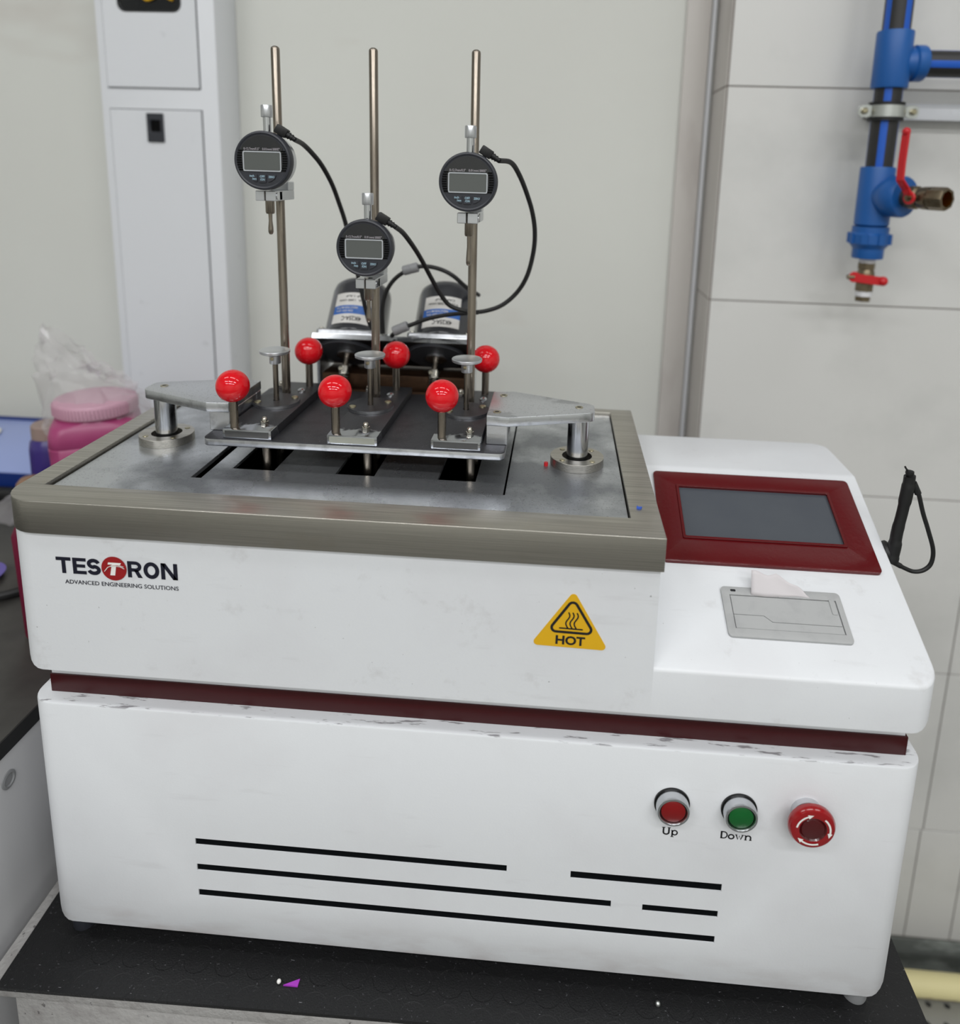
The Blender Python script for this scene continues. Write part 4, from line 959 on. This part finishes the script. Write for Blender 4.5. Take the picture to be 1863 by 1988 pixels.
# clearer centre stripes: upper tee
MB().lathe([(0, .8110), (.0222, .8110), (.0230, .8130), (.0230, .8810), (.0222, .8830), (0, .8830)], (PX, PY, 0), seg=40).build('tee_fitting', 'blue_fit', AP)
MB().lathe([(0, .010), (.0165, .0100), (.0200, .0245), (.0232, .0270), (.0232, .0380), (.0222, .0400), (0, .0400)], (PX, PY, .8435), (1, 0, 0), 40).build('tee_branch', 'blue_fit', AP)
# clamp
cl2 = MB().lathe([(.0180, -.0120), (.0225, -.0120), (.0225, .0120), (.0180, .0120)], (PX, PY, .7810), seg=40).build('clamp_liner', 'rubber', AP)
MB().lathe([(.0226, -.0075), (.0240, -.0075), (.0240, .0075), (.0226, .0075)], (PX, PY, .7810), seg=40).build('clamp_band', 'zinc', cl2)
for sg in (-1, 1):
    MB().prism(round_poly([(sg * .0215, -.0085), (sg * .0390, -.0085), (sg * .0390, .0085), (sg * .0215, .0085)], .006, 5), -.0025, .0025, fn=lambda a, b, h: (PX + a, PY - .006 + h, .7810 + b)).build('clamp_ear', 'zinc', cl2, bevel=.0004, seg=1)
    MB().lathe([(.0042, .0), (.0042, .0030), (.0030, .0042), (0, .0044)], (PX + sg * .0315, PY - .0085, .7810), (0, -1, 0), 16).build('clamp_screw', 'brass_screw', cl2)
MB().cyl((PX, PY, .7810), .0045, .0225, .071, (0, 1, 0), 14).build('clamp_stud', 'brass', cl2)
# lower tee, side outlet angled to the right and forward
MB().lathe([(0, .6290), (.0205, .6290), (.0225, .6310), (.0225, .7060), (.0215, .7085), (0, .7085)], (PX - .001, PY, 0), seg=40).build('tee_fitting', 'blue_fit', AP)
so_ = Vector((.50, -.866, .0)).normalized(); tc_ = Vector((PX - .001, PY, .6700))
MB().lathe([(0, .008), (.0200, .010), (.0262, .0245), (.0272, .0270), (.0272, .0430), (.0255, .0460), (0, .0460)], tuple(tc_), tuple(so_), 40).build('outlet_boss', 'blue_fit', AP)
# ball valve
V = MB().lathe([(0, .046), (.0125, .046), (.0125, .052)], tuple(tc_), tuple(so_), 24, mi=0).lathe([(.0135, .051), (.0150, .054), (.0150, .064), (.0125, .067), (.0145, .072), (.0148, .082)], tuple(tc_), tuple(so_), 16)\
    .lathe([(.0148, .082), (.0148, .102), (.0140, .104), (.0108, .104), (.0100, .078), (0, .077)], tuple(tc_), tuple(so_), 8, mis=[0, 0, 0, 1, 1]).build('ball_valve', ['brass', 'brass_in'], AP, angle=25)
vb = tc_ + so_ * .066; side = Vector((-.866, -.50, 0)); 
MB().cyl(tuple(vb), .0050, .010, .0220, tuple(side), 14).cyl(tuple(vb), .0032, .0220, .0260, tuple(side), 6).build('valve_stem', 'brass', V)
lv0 = vb + side * .0195
LM = MB().cyl(tuple(lv0), .0085, -.0015, .0015, tuple(side), 18)
pth = [lv0 + Vector((0, 0, 0)), lv0 + Vector((-.005, 0, .010)), lv0 + Vector((-.015, -.002, .022)), lv0 + Vector((-.0155, -.002, .045)), lv0 + Vector((-.0150, -.002, .082))]
for a, b in zip(pth, pth[1:]):
    d = (b - a); LM.obox((a + b) / 2, d, side, d.cross(side), d.length / 2 + .001, .0018, .0052)
LM.sphere(pth[-1], .0052, 14, 8)
lab(LM.build('valve_lever', 'lever_red', V, bevel=.0008, seg=1), 'upright red lever')
# union nut, bushing and drain valve
UN = MB().lathe([(0, .5970), (.0200, .5970), (.0215, .5990), (.0262, .6050), (.0262, .6170), (.0238, .6200), (.0238, .6280), (0, .6280)], (PX - .001, PY, 0), seg=40)
for k in range(8):
    a = 2 * PI * k / 8 + .2; UN.obox((PX - .001 + .0262 * math.cos(a), PY + .0262 * math.sin(a), .6115), (math.cos(a), math.sin(a), 0), (-math.sin(a), math.cos(a), 0), (0, 0, 1), .0022, .0040, .0070)
UN.build('union_nut', 'blue_fit', AP)
MB().lathe([(0, .5840), (.0196, .5840), (.0204, .5855), (.0204, .5985), (0, .5985)], (PX - .001, PY, 0), seg=40).build('bushing', 'blue_fit', AP)
DV = MB().lathe([(0, .5690), (.0118, .5690), (.0118, .5780), (0, .5780)], (PX, PY, 0), seg=6).lathe([(.0095, .5480), (.0120, .5530), (.0115, .5640), (.0095, .5690)], (PX, PY, 0), seg=20)\
    .lathe([(0, .5380), (.0122, .5380), (.0122, .5490), (0, .5490)], (PX, PY, 0), seg=8).lathe([(0, .5235), (.0105, .5235), (.0105, .5310), (0, .5310)], (PX, PY, 0), seg=6).build('drain_valve', 'brass', AP, angle=25)
MB().lathe([(.0098, .5775), (.0108, .5775), (.0108, .5842), (.0098, .5842)], (PX, PY, 0), seg=20).lathe([(.0098, .5308), (.0110, .5308), (.0110, .5382), (.0098, .5382)], (PX, PY, 0), seg=20).build('thread_tape', 'ptfe', DV)
hb = MB().obox((PX - .002, PY - .0165, .5560), (1, 0, -.10), (0, 1, 0), (.10, 0, 1), .0205, .0018, .0060).cyl((PX - .0215, PY - .0165, .5590), .0075, -.002, .002, (0, 1, 0), 16)\
    .sphere((PX + .0175, PY - .0165, .5545), .0068, 14, 8)
lab(hb.build('drain_handle', 'lever_red', DV, bevel=.0008, seg=1), 'small red butterfly handle')
MB().cyl((PX - .022, PY - .0165, .5590), .0032, -.009, 0, (1, 0, 0), 10).cyl((PX, PY, .5560), .0045, .004, .0165, (0, -1, 0), 12).build('handle_pin', 'brass', DV)
RL = thing('cable_trunking', (1.2, .605, .78), 'white horizontal trunking on the tiled wall right of the pipe clamp', 'trunking')
MB().box(.870, 2.6, .600, .6199, .7760, .7960).build('channel', 'cabinet', RL, bevel=.001)
MB().box(.870, 2.6, .5960, .5999, .7750, .7970).build('cover', 'cabinet', RL, bevel=.0008)

# ================================================================== THINGS ON THE FLOOR AT THE RIGHT
rk = thing('perforated_rack', (1.15, .53, FLOOR), 'grey perforated metal shelf low beside the wall at the bottom right', 'shelf')
holes = []
for i in range(26):
    for j in range(7): holes.append(circ(.905 + .03 * i + (.015 if j % 2 else 0), .322 + .030 * j, .0052, 8))
MB().prism([(.88, .30), (1.70, .30), (1.70, .555), (.88, .555)], -.6325, -.6305, holes).build('shelf_plate', 'perf', rk)
MB().box(.88, 1.70, .299, .301, -.660, -.6307).build('front_lip', 'perf', rk)
for x in (.89, 1.67):
    for y in (.31, .47): MB().box(x, x + .02, y, y + .02, FLOOR, -.6327).build('leg', 'perf', rk)
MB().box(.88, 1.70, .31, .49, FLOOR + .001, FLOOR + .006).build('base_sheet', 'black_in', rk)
cr = thing('card_roll', (1.15, .52, -.63), 'cream roll with faint brown print lying by the wall at the bottom right', 'roll')
MB().cyl((.92, .518, -.6120), .0180, 0, .60, (1, 0, 0), 40, ch=.001).build('roll', 'cream', cr)
def rollfn(a, b): ang = b / .0182; return (a, .518 - .0182 * math.cos(ang), -.6120 + .0182 * math.sin(ang))
ik = Ink(rollfn)
ik.poly([(1.145, .014), (1.19, .014), (1.19, .024), (1.138, .024)], 1)
put_text(ik, 'cardboard  Paper', 1.055, 1.180, -.012, -.004, .01, 0)
ik.mb.build('print', ['brown_lid', 'lever_red'], cr, smooth=False)
